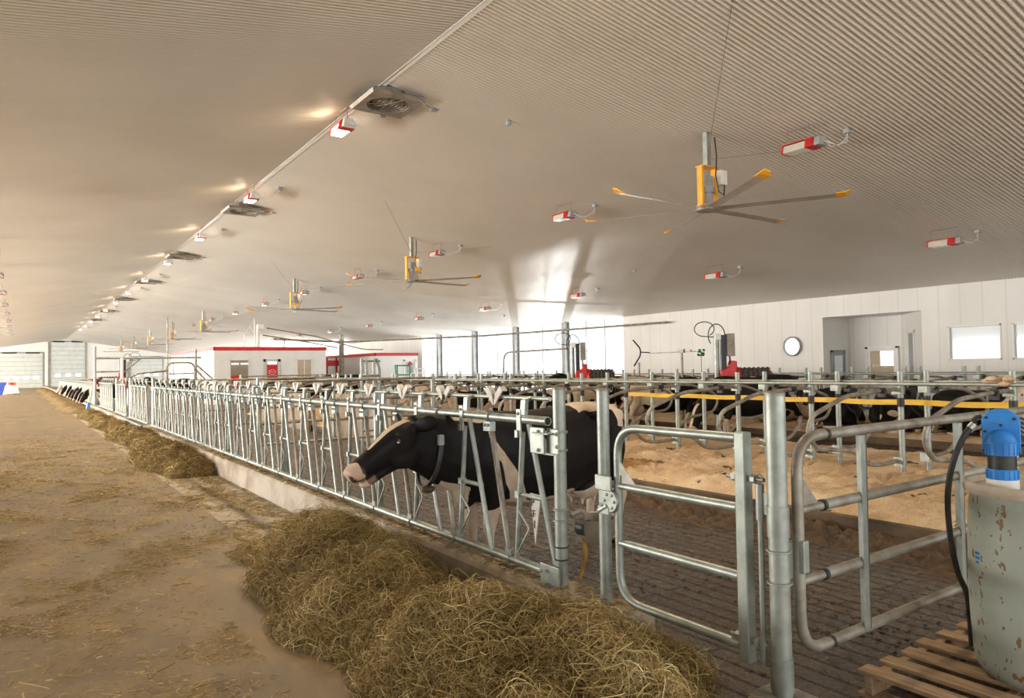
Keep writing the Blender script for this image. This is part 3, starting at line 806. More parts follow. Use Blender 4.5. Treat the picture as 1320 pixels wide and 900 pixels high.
def bed(x0, x1, seed, name, label, ya=2.8, yb=37.0, dune=.10, dark=None):
    """raised cubicle bed: kerb + heaped sawdust"""
    t = thing(name, label, 'bed', (0, 0, 0))
    g = G(); g.b2((x0, ya, 0), (x1, yb, ZB - .045)); g.obj('bed_base', M_kerb, t, smooth=False, bev=.01)
    nx = int((x1 - x0) / .055); ny = int((min(yb, 20) - ya) / .07)
    xs = np.linspace(x0 + .06, x1 - .04, nx); ys = np.concatenate([np.linspace(ya + .02, min(yb, 20), ny), np.linspace(20.2, yb, 90)]) if yb > 20 else np.linspace(ya + .02, yb, ny)
    g = G(); vs = []
    for y in ys:
        for x in xs:
            e = min(x - x0 - .06, x1 - .04 - x); ef = min(1, max(0, e / .25))
            h = noise.noise((x * 1.3 + seed, y * 1.1, 0)) * .5 + noise.noise((x * 3.5, y * 3.5 + seed, 3)) * .25 + noise.noise((x * 8, y * 8, seed)) * .32 + abs(noise.noise((x * 14, y * 14, seed))) * .38
            vs.append((x, y, ZB - .045 + ef * (.045 + dune * max(-.35, h + .25))))
    m_ = len(xs); g.v = vs; g.f = [(j * m_ + i, j * m_ + i + 1, (j + 1) * m_ + i + 1, (j + 1) * m_ + i) for j in range(len(ys) - 1) for i in range(m_ - 1)]
    o = g.obj('bedding', M_bed, t, ang=2.0); o['kind'] = 'stuff'
    return t


bed(6.9, 9.75, 1.0, 'stall_bed', 'sawdust bed of the nearer stall row behind the gates', dune=.20, yb=27.6)
bed(9.75, 12.3, 5.0, 'stall_bed', 'sawdust bed just beyond the front stall posts', dune=.10, yb=27.6)
bed(14.5, 17.35, 9.0, 'stall_bed', 'sawdust bed in front of the rear stall row', dune=.10, yb=31.5)
bed(17.35, 20.6, 12.0, 'stall_bed', 'sawdust bed against the side wall passage', dune=.08, yb=31.5)


def loop_pts(s):
    # cantilever divider, s=-1 towards smaller X
    P = [(0, 0, 1.35), (.45, 0, 1.34), (1.22, 0, 1.30), (1.92, 0, 1.10), (2.02, 0, .92), (1.86, 0, .72), (1.30, 0, .66), (1.0, 0, .62), (.78, 0, .44), (.45, 0, .40), (.02, 0, .42)]
    return [(s * a, b, c) for a, b, c in P]


def make_divider(s, label, group):
    t = thing('stall_divider', label, 'stall divider', (0, 0, ZB - .04), group=group)
    g = G(); g.tube([(0, 0, 0), (0, 0, 1.42)], .038, 14, hollow=.8); g.obj('post', M_galv, t)
    Z = -ZB + .04
    g = G(); g.tube(rounded([(x, .055, z + Z) for x, y, z in loop_pts(s)], .16, 5), .027, 10); g.obj('loop', M_galvd, t)
    for bz, bh in ((1.33, .09), (.41, .12)):
        g = G(); g.box((0, .03, bz + Z), (.10, .12, bh)); g.obj('bracket', M_galv, t, smooth=False)
    g = G(); g.tube([(s * .30, .055, 1.345 + Z), (s * .42, .055, 1.342 + Z)], .036, 10); g.box((s * .36, .055, 1.31 + Z), (.05, .09, .10)); g.obj('pipe_clamp', M_blackp, t)
    g = G(); g.tube([(0, 0, 1.12 + Z), (0, 0, 1.24 + Z)], .044, 12); g.obj('strap_holder', M_blackp, t)
    return t


rows = [(9.4, -1, 'front stall row, nearer posts', 25), (10.1, 1, 'front stall row, farther posts', 25), (17.0, -1, 'rear stall row, nearer posts', 24), (17.7, 1, 'rear stall row, farther posts', 20)]
RN = ['front row looping towards the fence', 'front row looping towards the wall',
      'rear row looping towards the fence', 'rear row looping towards the wall']
for ri, (x, s_, gname, cnt) in enumerate(rows):
    first = None; off = 0 if ri < 2 else .01 - .15
    k0 = 0 if ri < 2 else 1
    for k in range(k0, cnt):
        y = YS[k] + off
        if YS[k] > (27 if ri < 2 else 31): break
        lab = 'galvanized stall divider, %s to the camera, %s' % (ORD[k - k0], RN[ri])
        if first is None: first = make_divider(s_, lab, gname); first.location = (x, y, ZB - .04)
        else: dup(first, (x, y, ZB - .04), label=lab)


def rail(name, a, b, r, label, m_=M_galvd, cat='rail', n=10):
    g = G(); g.tube([a, b], r, n); return tag(g.obj(name, m_), label, cat)


rail('neck_rail', (9.33, 3.0, 1.42), (9.33, 26.6, 1.42), .022, 'galvanized neck rail clipped along the front stall row, nearer side', M_galv)
rail('neck_rail', (10.17, 3.0, 1.43), (10.17, 26.6, 1.43), .020, 'galvanized neck rail along the front stall row, farther side', M_galv)
rail('neck_rail', (16.93, 3.0, 1.42), (16.93, 31, 1.42), .022, 'galvanized neck rail along the rear stall row, nearer side', M_galv)
rail('neck_rail', (17.77, 3.0, 1.42), (17.77, 28, 1.42), .020, 'thin neck rail along the rear stall row, wall side', M_galv)


def strap(x, ya, yb, z, label):
    pts = []; k = 0; N = 120
    g = G(); vs = []; fs = []
    for i in range(N + 1):
        y = ya + (yb - ya) * i / N; sag = .012 * sin((y - 3.41) / 1.27 * pi) ** 2
        for dx, dz in ((-.004, -.036), (.004, -.036), (.004, .036), (-.004, .036)): vs.append((x + dx, y, z + dz - sag))
    for i in range(N):
        for j in range(4): fs.append((i * 4 + j, i * 4 + (j + 1) % 4, i * 4 + 4 + (j + 1) % 4, i * 4 + 4 + j))
    g.add(vs, fs); g.add(vs[:4], [(0, 1, 2, 3)])
    tag(g.obj('brisket_strap', M_yel, smooth=False), label, 'strap')


strap(9.75, 2.9, 10.1, 1.165, 'bright yellow strap stretched between the two front rows of stall posts')
strap(17.35, 4.0, 17.0, 1.18, 'duller yellow strap in the rear stall row near the wall')

# cross gates behind the headlocks
def cross_gate(y, xa, xb, label, zs=(1.55, 1.2, .85, .5), m_=M_galvd):
    t = thing('cross_gate', label, 'gate', (xa, y, 0)); L = xb - xa
    for x in (0, L):
        g = G(); g.tube([(x, 0, 0), (x, 0, 1.62)], .042, 14); g.obj('upright', M_galv, t)
    for z in zs:
        g = G(); g.tube([(0, 0, z), (L, 0, z)], .024, 10); g.obj('rail', m_, t)
    return t


cross_gate(12.2, 3.3, 6.6, 'four rail pipe gate across the alley, the nearest of the alley gates')
cross_gate(17.5, 3.3, 6.6, 'four rail pipe gate across the alley halfway along the long fence')
cross_gate(29.2, 7.2, 11.2, 'far pipe gate across in front of the red trimmed cabin')
# low tan partitions beside the windows
for k, (ya, yb, x) in enumerate(((14.5, 18.5, 6.78), (20, 25, 6.78), (20.5, 25.5, 12.45))):
    g = G(); g.b2((x, ya, 0), (x + .08, yb, 1.12)); tag(g.obj('low_partition', M_tan, smooth=False, bev=.01), ('low tan partition board beyond the first cow', 'low tan partition board behind the far part of the long fence', 'low tan partition board near the bright windows')[k], 'partition')

# ================================================================== cows
def loft(g, secs, n=14, ex=2.3):
    """secs: (cx, cy, cz, tangent(x,z) angle, halfwidth, halfup, halfdown)"""
    vs = []
    for (c, ang, w, hu, hd) in secs:
        c = Vector(c); U_ = Vector((-sin(ang), 0, cos(ang)))
        for j in range(n):
            a = 2 * pi * j / n; ca, sa = cos(a), sin(a)
            x = math.copysign(abs(ca) ** (2 / ex), ca) * w; z = math.copysign(abs(sa) ** (2 / ex), sa) * (hu if sa > 0 else hd)
            vs.append(c + Vector((0, 1, 0)) * x + U_ * z)
    k = len(secs)
    fs = [(i * n + j, i * n + (j + 1) % n, (i + 1) * n + (j + 1) % n, (i + 1) * n + j) for i in range(k - 1) for j in range(n)]
    fs += [tuple(range(n - 1, -1, -1)), tuple((k - 1) * n + j for j in range(n))]
    g.add(vs, fs)


POSES = {
    # poll position, head pitch, head yaw, neck start handles
    'reach': dict(poll=(1.44, 0, 1.33), hp=-.49, low=0, hs=1.13),
    'eat': dict(poll=(1.52, 0, .80), hp=-1.05, low=0),
    'walk': dict(poll=(1.42, 0, 1.22), hp=-.75, low=0),
    'graze': dict(poll=(1.38, 0, .78), hp=-1.1, low=0),
    'stand': dict(poll=(1.30, 0, 1.48), hp=-.45, low=0),
    'lie': dict(poll=(1.22, .10, 1.50), hp=-.40, low=.52),
}


def head_frame(P):
    a = P['hp']; poll = Vector(P['poll']); d_ = Vector((cos(a), 0, sin(a))); u_ = Vector((-sin(a), 0, cos(a)))
    return poll, d_, u_, a


def cow_raw(pose):
    P = POSES[pose]; g = G(); lie = P['low'] > 0
    S = [(-1.19, 1.28, 1.08, .07), (-1.12, 1.37, .88, .17), (-1.0, 1.41, .76, .235), (-.82, 1.425, .68, .265), (-.6, 1.43, .60, .29), (-.35, 1.40, .54, .325), (-.05, 1.385, .50, .345),
         (.25, 1.385, .51, .335), (.5, 1.40, .55, .30), (.7, 1.415, .60, .245), (.85, 1.40, .66, .215), (.97, 1.33, .74, .165), (1.04, 1.24, .86, .10)]
    secs = []
    for x, zt, zb, w in S:
        zc = zb + (zt - zb) * .56
        if lie: w = w * 1.12
        secs.append(((x, 0, zc), 0, w, zt - zc, zc - zb))
    loft(g, secs, 18, 2.25)
    # hook bones and spine ridge
    for sy in (-1, 1):
        g.ell((-.56, sy * .235, 1.33), (.08, .07, .07)); g.ell((-1.08, sy * .13, 1.27), (.07, .055, .07)); g.ell((.72, sy * .17, 1.02), (.17, .10, .26))
    # neck
    poll, d_, u_, a = head_frame(P)
    n0 = Vector((.72, 0, 1.06)); n3 = poll - d_ * .02 - u_ * .06
    n1 = n0 + Vector((.28, 0, .06 if poll.z > 1.1 else -.02)); n2 = n3 - Vector((.26, 0, .02 if poll.z > 1.1 else -.12))
    ns = []
    for i in range(9):
        t = i / 8; p = n0 * (1 - t) ** 3 + n1 * 3 * t * (1 - t) ** 2 + n2 * 3 * t * t * (1 - t) + n3 * t ** 3
        q = (n1 - n0) * 3 * (1 - t) ** 2 + (n2 - n1) * 6 * t * (1 - t) + (n3 - n2) * 3 * t * t
        an = math.atan2(q.z, q.x); hro = P.get('hs', 1) > 1; dn_ = .32 if hro else .15; ns.append((p, an, .185 * (1 - t) + (.10 if hro else .085) * t, .29 * (1 - t) + .125 * t, (.42 if hro else .36) * (1 - t) + dn_ * t))
    loft(g, ns, 14, 2.1)
    # head
    H = [(-.05, .06, .05, .07), (0, .095, .075, .11), (.08, .115, .085, .15), (.16, .118, .088, .165), (.24, .098, .078, .15), (.32, .078, .066, .12), (.40, .072, .058, .095), (.46, .080, .058, .088), (.51, .083, .052, .078), (.55, .072, .040, .058), (.565, .05, .022, .035)]
    hs = P.get('hs', 1.0)
    loft(g, [(poll + d_ * t * hs + u_ * (-.035 - t * .05), a, w * hs, hu * hs, hd * hs) for t, w, hu, hd in H], 14, 2.4)
    jaw = [(.10, .08, .03, .06), (.22, .068, .03, .055), (.34, .050, .028, .04), (.43, .050, .025, .036), (.49, .044, .02, .028), (.51, .03, .012, .015)]
    op = .03 if hs > 1 else 0.0
    loft(g, [(poll + d_ * t * hs + u_ * (-.175 * hs + t * (.04 - op)), a - .08 - op, w * hs, hu * hs, hd * hs) for t, w, hu, hd in jaw], 10, 2.2)
    for sy in (-1, 1):
        # brow, ears, cheek
        g.ell(poll + d_ * .155 * hs + u_ * .0 + Vector((0, sy * .092 * hs, 0)), (.045, .03, .03))
        e0 = poll + d_ * .0 + u_ * (-.02) + Vector((0, sy * .085, 0)); side = Vector((0, sy, 0)); ed = (side * .80 - d_ * .42 - u_ * .08 + u_ * .12).normalized()
        es_ = 1.25 if P.get('hs', 1) > 1 else 1.0; pts = [e0, e0 + ed * .06 * es_, e0 + ed * .12 * es_, e0 + ed * .17 * es_, e0 + ed * .205 * es_]
        g.tube(pts, [.026 * es_, .048 * es_, .058 * es_, .044 * es_, .012], 10, flat=(1.0, .40))
        g.ell(poll + d_ * .15 * hs + u_ * (-.155 * hs) + Vector((0, sy * .065 * hs, 0)), (.13 * hs, .045, .095 * hs))
        g.ell(poll + d_ * .49 * hs + u_ * (-.055) + Vector((0, sy * .045, 0)), (.03, .03, .03))
    # brisket and udder
    g.ell((.86, 0, .72), (.16, .10, .15))
    g.ell((-.66, 0, .60), (.24, .17, .155))
    for sx in (-.75, -.58):
        for sy in (-1, 1): g.tube([(sx, sy * .07, .50), (sx, sy * .075, .41)], [.022, .014], 8)
    if not lie:
        st = {'graze': .16, 'walk': .14}.get(pose, .03)
        for sy in (-1, 1):
            f = sy * st
            g.tube([(.70, sy * .16, .98), (.68, sy * .175, .78), (.66 + f * .3, sy * .165, .60), (.68 + f * .7, sy * .155, .43), (.67 + f, sy * .15, .34), (.67 + f, sy * .15, .17), (.68 + f, sy * .15, .11), (.70 + f, sy * .15, .05), (.72 + f, sy * .15, .0)],
                   [.15, .12, .082, .060, .043, .038, .050, .052, .066], 12)
            h_ = -sy * st
            g.tube([(-.88, sy * .14, 1.14), (-.82, sy * .20, .92), (-.84 + h_ * .2, sy * .20, .74), (-.98 + h_ * .6, sy * .18, .56), (-1.04 + h_ * .8, sy * .175, .48), (-1.0 + h_, sy * .17, .34), (-.98 + h_, sy * .17, .17), (-.96 + h_, sy * .17, .11), (-.93 + h_, sy * .17, .05), (-.90 + h_, sy * .17, .0)],
                   [.19, .185, .125, .074, .060, .044, .040, .052, .054, .068], 12)
        g.tube([(-1.14, 0, 1.36), (-1.23, 0, 1.28), (-1.26, 0, 1.05), (-1.26, 0, .80), (-1.25, .01, .66), (-1.25, .01, .5)], [.045, .035, .026, .024, .042, .012], 8)
    else:
        for sy in (-1, 1):
            g.tube([(.72, sy * .17, .82), (.88, sy * .22, .66), (1.08, sy * .20, .60), (.90, sy * .17, .565), (.72, sy * .15, .56)], [.13, .09, .06, .045, .05], 10)
        g.tube([(-.85, .2, .95), (-.55, .36, .80), (-.30, .44, .62), (-.62, .46, .57), (-.85, .46, .56), (-.66, .5, .555)], [.2, .15, .085, .05, .045, .05], 10)
        g.tube([(-.85, -.2, .95), (-.55, -.34, .80), (-.30, -.40, .64), (-.60, -.38, .58)], [.2, .15, .085, .05], 10)
        g.tube([(-1.14, 0, 1.34), (-1.25, .02, 1.15), (-1.24, .06, .8), (-1.15, .2, .58), (-1.0, .34, .56)], [.045, .034, .026, .03, .02], 8)
    if P['low']: g.v = [(x, y, z - P['low']) for x, y, z in g.v]
    return g


_base = {}


def cow_base(pose, vox):
    if (pose, vox) in _base: return _base[(pose, vox)]
    me = cow_raw(pose).mesh('tmp'); o = bpy.data.objects.new('tmp', me); COL.objects.link(o)
    r = o.modifiers.new('r', 'REMESH'); r.mode = 'VOXEL'; r.voxel_size = vox; r.use_smooth_shade = True
    s_ = o.modifiers.new('s', 'SMOOTH'); s_.iterations = int(.05 / vox) + 2; s_.factor = .5
    dg = bpy.context.evaluated_depsgraph_get(); dg.update()
    out = bpy.data.meshes.new_from_object(o.evaluated_get(dg)); bpy.data.objects.remove(o); bpy.data.meshes.remove(me)
    _base[(pose, vox)] = out
    return out


def sd(v, w=.12): return max(0.0, min(1.0, .5 + v / w))


def coat(pose, seed, hero=False, whiteness=0.0):
    P = POSES[pose]; poll, d_, u_, a = head_frame(P)
    low = P['low']; rr = random.Random(seed); blaze = rr.choice([.02, .045, .06, .03])
    off = Vector((seed * 3.7, seed * 1.3, seed * .7))

    def f(p):
        p = Vector(p); p.z += low; x, y, z = p; h = (p - poll) / P.get('hs', 1.0); t = h.dot(d_); q = h.dot(u_)
        onhead = t > -.06 and x > .95 and abs(q) < .30 and (h - d_ * t).length < .27 and t < .7
        wv = 0.0; pk = 0.0; dk = 0.0; nzz = noise.noise(p * 14)
        if hero:
            v = -1.0
            nz = noise.noise(p * 5) * .04
            v = max(v, (.60 - z) + nz * 1.5 - .03 * sin(x * 9)) if x < 1.0 else v          # belly and legs
            if x < .75 and z > .6:
                ax = .82 - (1.30 - z) * .62; v = max(v, .020 + .045 * max(0, min(1, (1.32 - z) * 2.2)) - abs(x - ax) * .8 + nz * .4)
            v = max(v, min(z - 1.33, .20 - abs(x - .83)) + nz)                          # withers
            v = max(v, .035 - math.hypot(x - .24, (z - 1.10) * .45) + nz * .3)
            v = max(v, -.93 - x + nz * 2, min(z - 1.345, -.42 - x) + nz)                 # rump
            if (x + 1.08) ** 2 + ((z - 1.03) * .7) ** 2 < .008: v = -1
            if .88 < x < 1.15: v = max(v, (.70 + (x - .72) * .40) - z + nz * .6)
            if onhead:
                v = -1.0
                v = max(v, (blaze_w(t) - abs(y + .006)) if q > -.035 - t * .05 and -.02 < t < .34 else -1)
                v = max(v, (t - .485 + max(0, -.06 - q) * .25) + nzz * .03)
            wv = sd(v, .10)
        else:
            n1 = noise.noise(p * 1.5 + off) + .45 * noise.noise(p * 3.4 + off) + whiteness - .12
            v = n1 * .45
            v = max(v, .50 - z + noise.noise(p * 4 + off) * .10) if not low else max(v, .62 - z)
            if x < -1.2 and z < .75: v = max(v, .1)
            if onhead:
                v = -.3; v = max(v, blaze * 1.2 - abs(y) + .01 if q > -.05 - t * .05 else -1, t - .44)
                if whiteness > .25: v = .2 - .6 * max(0, .12 - h.length)
            wv = sd(v, .10)
        if onhead and t > .455: pk = min(1, (t - .455 - (.03 * nzz if hero else 0)) * 14) * (.85 if not hero else .5)
        if t > .47 and onhead and abs(abs(y) - .05) < .022 and -.115 < q < -.05: dk = .9  # nostril holes painted dark into the coat colour
        if onhead and t > .40 and hero and abs(q + .135) < .014: dk = max(dk, .6)  # shaded mouth gap painted as a dark line
        if onhead and t > .40 and hero and q < -.145: pk = .35
        if not low and z < .055: dk = .9
        if not hero and -.85 < x < -.42 and .38 < z < .62 and abs(y) < .2 and low == 0: pk = max(pk, .5)
        return (wv, pk, dk, 1)
    def blaze_w(t): return .062 - max(0, t) * .13
    return f


def cow(label, loc, rz, pose, seed, vox=.03, scale=1.0, hero=False, whiteness=0.0, yaw=0.0):
    base = cow_base(pose, vox); me = base.copy(); me.name = 'cow'
    f = coat(pose, seed, hero, whiteness)
    ca = me.color_attributes.new('coat', 'FLOAT_COLOR', 'POINT')
    arr = []
    for v in me.vertices: arr += f(v.co)
    ca.data.foreach_set('color', arr)
    me.materials.clear(); me.materials.append(M_cow); me.polygons.foreach_set('use_smooth', [True] * len(me.polygons))
    o = bpy.data.objects.new('cow', me); COL.objects.link(o); o.location = loc; o.rotation_euler = (0, 0, rz); o.scale = (scale,) * 3
    tag(o, label, 'cow')
    P = POSES[pose]; poll, d_, u_, a = head_frame(P)
    for sy in (-1, 1):
        g = G(); g.ell((0, 0, 0), (.021, .017, .021), 12, 8)
        e = g.obj('eye', M_eye, o); hs = P.get('hs', 1.0); e.location = poll + d_ * .165 * hs + u_ * (-.025) + Vector((0, sy * .116 * hs, -P['low']))
        if vox < .03:
            g = G(); g.ell((0, 0, 0), (.011, .008, .006), 8, 6)
            w = g.obj('eye_white', M_lwhite, e); w.location = (.014 if True else 0, sy * .012, -.006)
    return o


RZH = math.atan2(-.13, -.991)
hero = cow('black and white cow reaching her head through the near headlocks', (3.85, 5.2, 0), RZH, 'reach', 1, .0135, .965, hero=True)
col_ = G(); P_ = POSES['reach']; c0 = Vector((1.21, 0, 1.075))
ring = [c0 + Vector((0, .150 * sin(a), .265 * cos(a))) + Vector((-.06 * cos(a), 0, 0)) for a in np.linspace(0, 2 * pi, 33)]
col_.tube(ring, .018, 6, caps=False, flat=(.35, 1.2)); cl = col_.obj('collar', M_blackp, hero)
g = G(); g.box((1.20, .145, 1.20), (.055, .035, .085)); g.obj('transponder', M_grey, cl, smooth=False, bev=.008)
g = G(); g.ell((1.265, .05, .80), (.062, .05, .032), 16, 8); g.tube([(1.26, .05, .86), (1.26, .05, .82)], .012, 8); g.obj('counterweight', M_manure, cl)

V3 = radians
cow('black cow standing head down under the nearest red brush', (13.55, 10.05, 0), V3(165), 'graze', 11, .025, 1.03, whiteness=-.18)
cow('black and white cow walking with lowered head behind the yellow strap', (13.45, 12.6, 0), V3(-28), 'graze', 23, .025, 1.0, whiteness=.08)
cow('white faced cow lying just right of the thickest post', (16.1, 11.0, ZB + .03), V3(185), 'lie', 31, .03, 1.0, whiteness=.34)
cow('solid black lying cow left of the entrance door, back towards us', (15.6, 9.15, ZB), V3(15), 'lie', 4, .03, 1.05, whiteness=-.6)
cow('black cow lying in the rear stalls in front of the entrance door', (15.7, 7.75, ZB), V3(10), 'lie', 5, .03, 1.05, whiteness=-.35)
cow('black cow lying nearest the office windows in the rear stalls', (15.8, 6.35, ZB), V3(-8), 'lie', 6, .03, 1.05, whiteness=-.25)
cow('tan and white patched cow lying in the rear stalls behind the blue unit', (15.6, 5.0, ZB), V3(170), 'lie', 17, .03, 1.0, whiteness=.3)
cow('white rumped cow standing sideways beyond the left end of the yellow strap', (13.4, 14.9, 0), V3(150), 'stand', 19, .03, 1.0, whiteness=.22)
cow('black cow standing sideways before the cabin windows, head to the left', (10.3, 31.0, 0), V3(160), 'walk', 8, .03, 1.05, whiteness=-.4)
cow('black cow standing right of the cabin behind the sorting frame', (14.3, 36.6, 0), V3(165), 'walk', 9, .03, 1.05, whiteness=-.5)
cow('black backed cow standing in the alley behind the passage', (7.1, 44.6, 0), V3(172), 'stand', 12, .035, 1.0, whiteness=-.3)
cow('patched cow lying beyond the front stall posts, seen above the big near cow', (11.15, 14.85, ZB), V3(185), 'lie', 14, .035, 1.0, whiteness=.1)
cow('small looking patched cow lying near the windows beyond the low boards', (11.1, 17.4, ZB), V3(175), 'lie', 15, .035, 1.0, whiteness=.05)
cow('patched cow lying in the rear stalls under the window columns', (16.15, 16.2, ZB), V3(170), 'lie', 18, .035, 1.0, whiteness=.0)
eat = ['nearest of the feeding cows beyond the broom, dark head down in the silage', 'second feeding cow beyond the broom, pale nose', 'third feeding cow along the far headlocks', 'fourth feeding cow along the far headlocks',
       'fifth feeding cow along the far headlocks', 'sixth feeding cow along the far headlocks', 'seventh feeding cow along the far headlocks', 'farthest feeding cow with a pale face']
for k, y in enumerate((41.0, 43.1, 46.2, 48.6, 51.5, 55.5, 61.0, 67.5)):
    cow(eat[k], (4.15, y + .1 * (k % 3), 0), V3(180 + (-6, 4, 8, -5, 3, 6, -3, 5)[k]), 'eat', 40 + k, .035, 1.0, whiteness=(-.3, .15, 0, -.1, .1, -.2, 0, .35)[k])

# ================================================================== brushes
def brush(x, y, label, rz):
    t = thing('cow_brush', label, 'cow brush', (x, y, 0), rz)
    g = G(); g.tube([(0, 0, 0), (0, 0, 2.45)], .065, 14); g.obj('pole', M_galv, t)
    for z in (.4, 1.0, 1.5, 1.9): 
        pass
    g = G(); g.box((.16, 0, 1.95), (.12, .18, .95)); g.obj('back_channel', M_blackp, t, smooth=False, bev=.01)
    g = G(); g.box((.32, -.05, 2.18), (.16, .30, .55)); g.obj('control_box', M_vent, t, smooth=False, bev=.01)
    g = G(); g.tube([(.3, -.05, 1.92), (.31, -.05, 1.8), (.3, -.03, 1.7)], .02, 6); g.obj('cable', M_blackp, t)
    g = G(); g.tube([(-.28 + .24 * cos(a), .02, 2.58 + .18 * sin(a)) for a in np.linspace(-1.0, 4.6, 26)] + [(-.05, 0, 2.38)], .012, 6); g.tube([(.02 + .2 * cos(a), .05, 2.42 + .28 * sin(a)) for a in np.linspace(-.2, 3.9, 24)], .013, 6); g.obj('cable_loop', M_blackp, t)
    g = G(); g.box((.03, 0, 2.38), (.16, .16, .16)); g.obj('motor_clamp', M_white, t, smooth=False, bev=.02)
    g = G(); g.prism([(-.20, 0), (.16, 0), (.16, .74), (.05, .76), (.0, .60), (-.20, .52)], (.28, -.20, 1.04), (1, 0, 0), (0, 0, 1), (0, .40, 0)); g.obj('red_housing', M_red, t, smooth=False, bev=.02)
    g = G(); g.b2((.16, -.10, 1.2), (.18, .10, 1.45)); g.obj('white_cover', M_white, t, smooth=False)
    g = G(); g.lathe([(.001, .42), (.12, .42), (.24, .44), (.27, .48), (.25, .52)], (0, 0, 1.38), 24, 'X'); g.obj('red_flange', M_red, t)
    b = G(); rr = random.Random(3)
    prof = []
    for i in range(14): prof.append((.235 + (.02 if i % 2 else -.012), .50 + i * .055))
    b.lathe([(.001, .49)] + prof + [(.001, 1.22)], (0, 0, 1.38), 40, 'X'); b.obj('bristle_roller', M_bristle, t)
    e = G()
    for i in range(160):
        a = rr.random() * 2 * pi; r_ = .05 + .17 * rr.random(); e.tube([(1.20, r_ * cos(a), 1.38 + r_ * sin(a)), (1.27, r_ * 1.15 * cos(a), 1.38 + r_ * 1.15 * sin(a))], .006, 4, caps=False)
    o = e.obj('end_bristles', M_bristler, t); o['kind'] = 'stuff'
    return t


brush(14.0, 11.35, 'red rotating cow brush on a pole, above the black cow', V3(-38))
brush(14.0, 16.85, 'red rotating cow brush standing in front of the right end of the windows', V3(-38))
brush(4.3, 38.6, 'distant red cow brush hanging in the pipe frame beyond the long fence', V3(180))
# hook frame and sprig by the wall
t = thing('curved_bracket', 'dark curved bracket on a post in front of the side wall', 'bracket', (14.6, 14.6, 0))
g = G(); g.tube([(0, 0, 0), (0, 0, 1.8)], .03, 8); g.obj('post', M_galvd, t)
g = G(); g.tube(rounded([(-.12, .1, 2.45), (.12, .05, 2.2), (.12, .05, 2.0), (-.10, .1, 1.7)], .15, 5), .022, 8); g.tube([(.1, .05, 2.1), (.35, -.1, 2.08)], .016, 6); g.obj('curved_arm', M_blackp, t)
t = thing('sensor_rail', 'thin steel sensor rail on a post between bracket and first red brush', 'sensor rail', (14.5, 12.9, 0))
g = G(); g.tube([(0, 0, 0), (0, 0, 2.05)], .03, 8); g.obj('post', M_galvd, t)
g = G(); g.tube([(0, 1.2, 2.05), (0, -.5, 2.06)], .012, 6); g.box((0, 0, 2.08), (.08, .16, .10)); g.box((0, -.3, 2.08), (.05, .05, .06)); g.obj('sensor_arm', M_galvd, t, smooth=False)
t = thing('leafy_sprig', 'small green sprig on a thin stem by the wall', 'sprig', (14.5, 12.25, 1.5))
g = G(); g.tube([(0, 0, -.1), (0, 0, .5)], .01, 6); g.obj('stem', M_galvd, t)
g = G()
for k in range(14):
    a = k * 2.4; g.ell((.07 * cos(a), .07 * sin(a), .45 + .03 * (k % 6)), (.05, .035, .02), 6, 4)
g.obj('leaves', M_robg, t)

# ================================================================== cabins and far equipment
def cabin(x0, x1, y0, y1, z1, label, band=.2):
    t = thing('milking_cabin', label, 'cabin', (x0, y0, 0)); W_, L_ = x1 - x0, y1 - y0
    g = G(); g.b2((0, 0, 0), (W_, L_, z1 - band)); g.obj('walls', M_white, t, smooth=False)
    g = G()
    for a, b in (((-.03, -.03), (W_ + .03, .02)), ((-.03, L_ - .02), (W_ + .03, L_ + .03)), ((-.03, -.03), (.02, L_ + .03)), ((W_ - .02, -.03), (W_ + .03, L_ + .03))): g.b2((a[0], a[1], z1 - band), (b[0], b[1], z1))
    g.obj('red_band', M_red, t, smooth=False)
    g = G(); g.b2((.02, .02, z1 - band), (W_ - .02, L_ - .02, z1 - .05)); g.obj('roof_slab', M_grey, t, smooth=False)
    return t


def opening(t, name, xa, xb, za, zb, fm, pm, fw_=.09):
    g = G(); y = -.04
    for a, b in (((xa, y, za), (xa + fw_, .01, zb)), ((xb - fw_, y, za), (xb, .01, zb)), ((xa, y, zb - fw_), (xb, .01, zb)), ((xa, y, za), (xb, .01, za + .03))): g.b2(a, b)
    f = g.obj(name, fm, t, smooth=False)
    g = G(); g.b2((xa + fw_, -.02, za), (xb - fw_, -.012, zb - fw_)); g.obj('pane', pm, f, smooth=False)
    return f


M_shade = mat('cabin_room_dim', (.30, .25, .19), .6); noisy(M_shade, (.24, .19, .14), (.36, .31, .25), 1.2)
ca_ = cabin(8.5, 14.64, 40, 53, 3.1, 'large white milking cabin with red top band and three openings')
w = opening(ca_, 'window', .78, 1.80, .8, 2.42, M_white, M_shade, .05)
g = G(); g.b2((.85, -.03, .9), (1.35, -.021, 1.55)); g.obj('red_machine', M_red, w, smooth=False)
for a in (.88, 1.36):
    g = G(); g.b2((a, -.035, 2.14), (a + .38, -.022, 2.22)); g.obj('ceiling_light', M_winlit, w, smooth=False)
dd = opening(ca_, 'door', 2.56, 3.50, 0, 2.42, M_door, M_door, .14)
g = G(); g.b2((2.76, -.05, 1.15), (3.32, -.03, 2.12)); ps = g.obj('red_poster', M_red, dd, smooth=False)
g = G(); g.tube([(3.04 + .19 * cos(a), -.055, 1.70 + .13 * sin(a)) for a in np.linspace(0, 2 * pi, 21)], .012, 5, caps=False); g.tube([(2.93, -.055, 1.68), (3.0, -.055, 1.74), (3.06, -.055, 1.68), (3.15, -.055, 1.73)], .012, 5); g.obj('poster_emblem', M_white, ps)
g = G(); g.b2((2.80, -.045, 2.13), (3.28, -.03, 2.27)); g.obj('door_transom', M_winlit, dd, smooth=False)
w = opening(ca_, 'window', 4.42, 5.30, .8, 2.42, M_white, M_roomlit, .05)
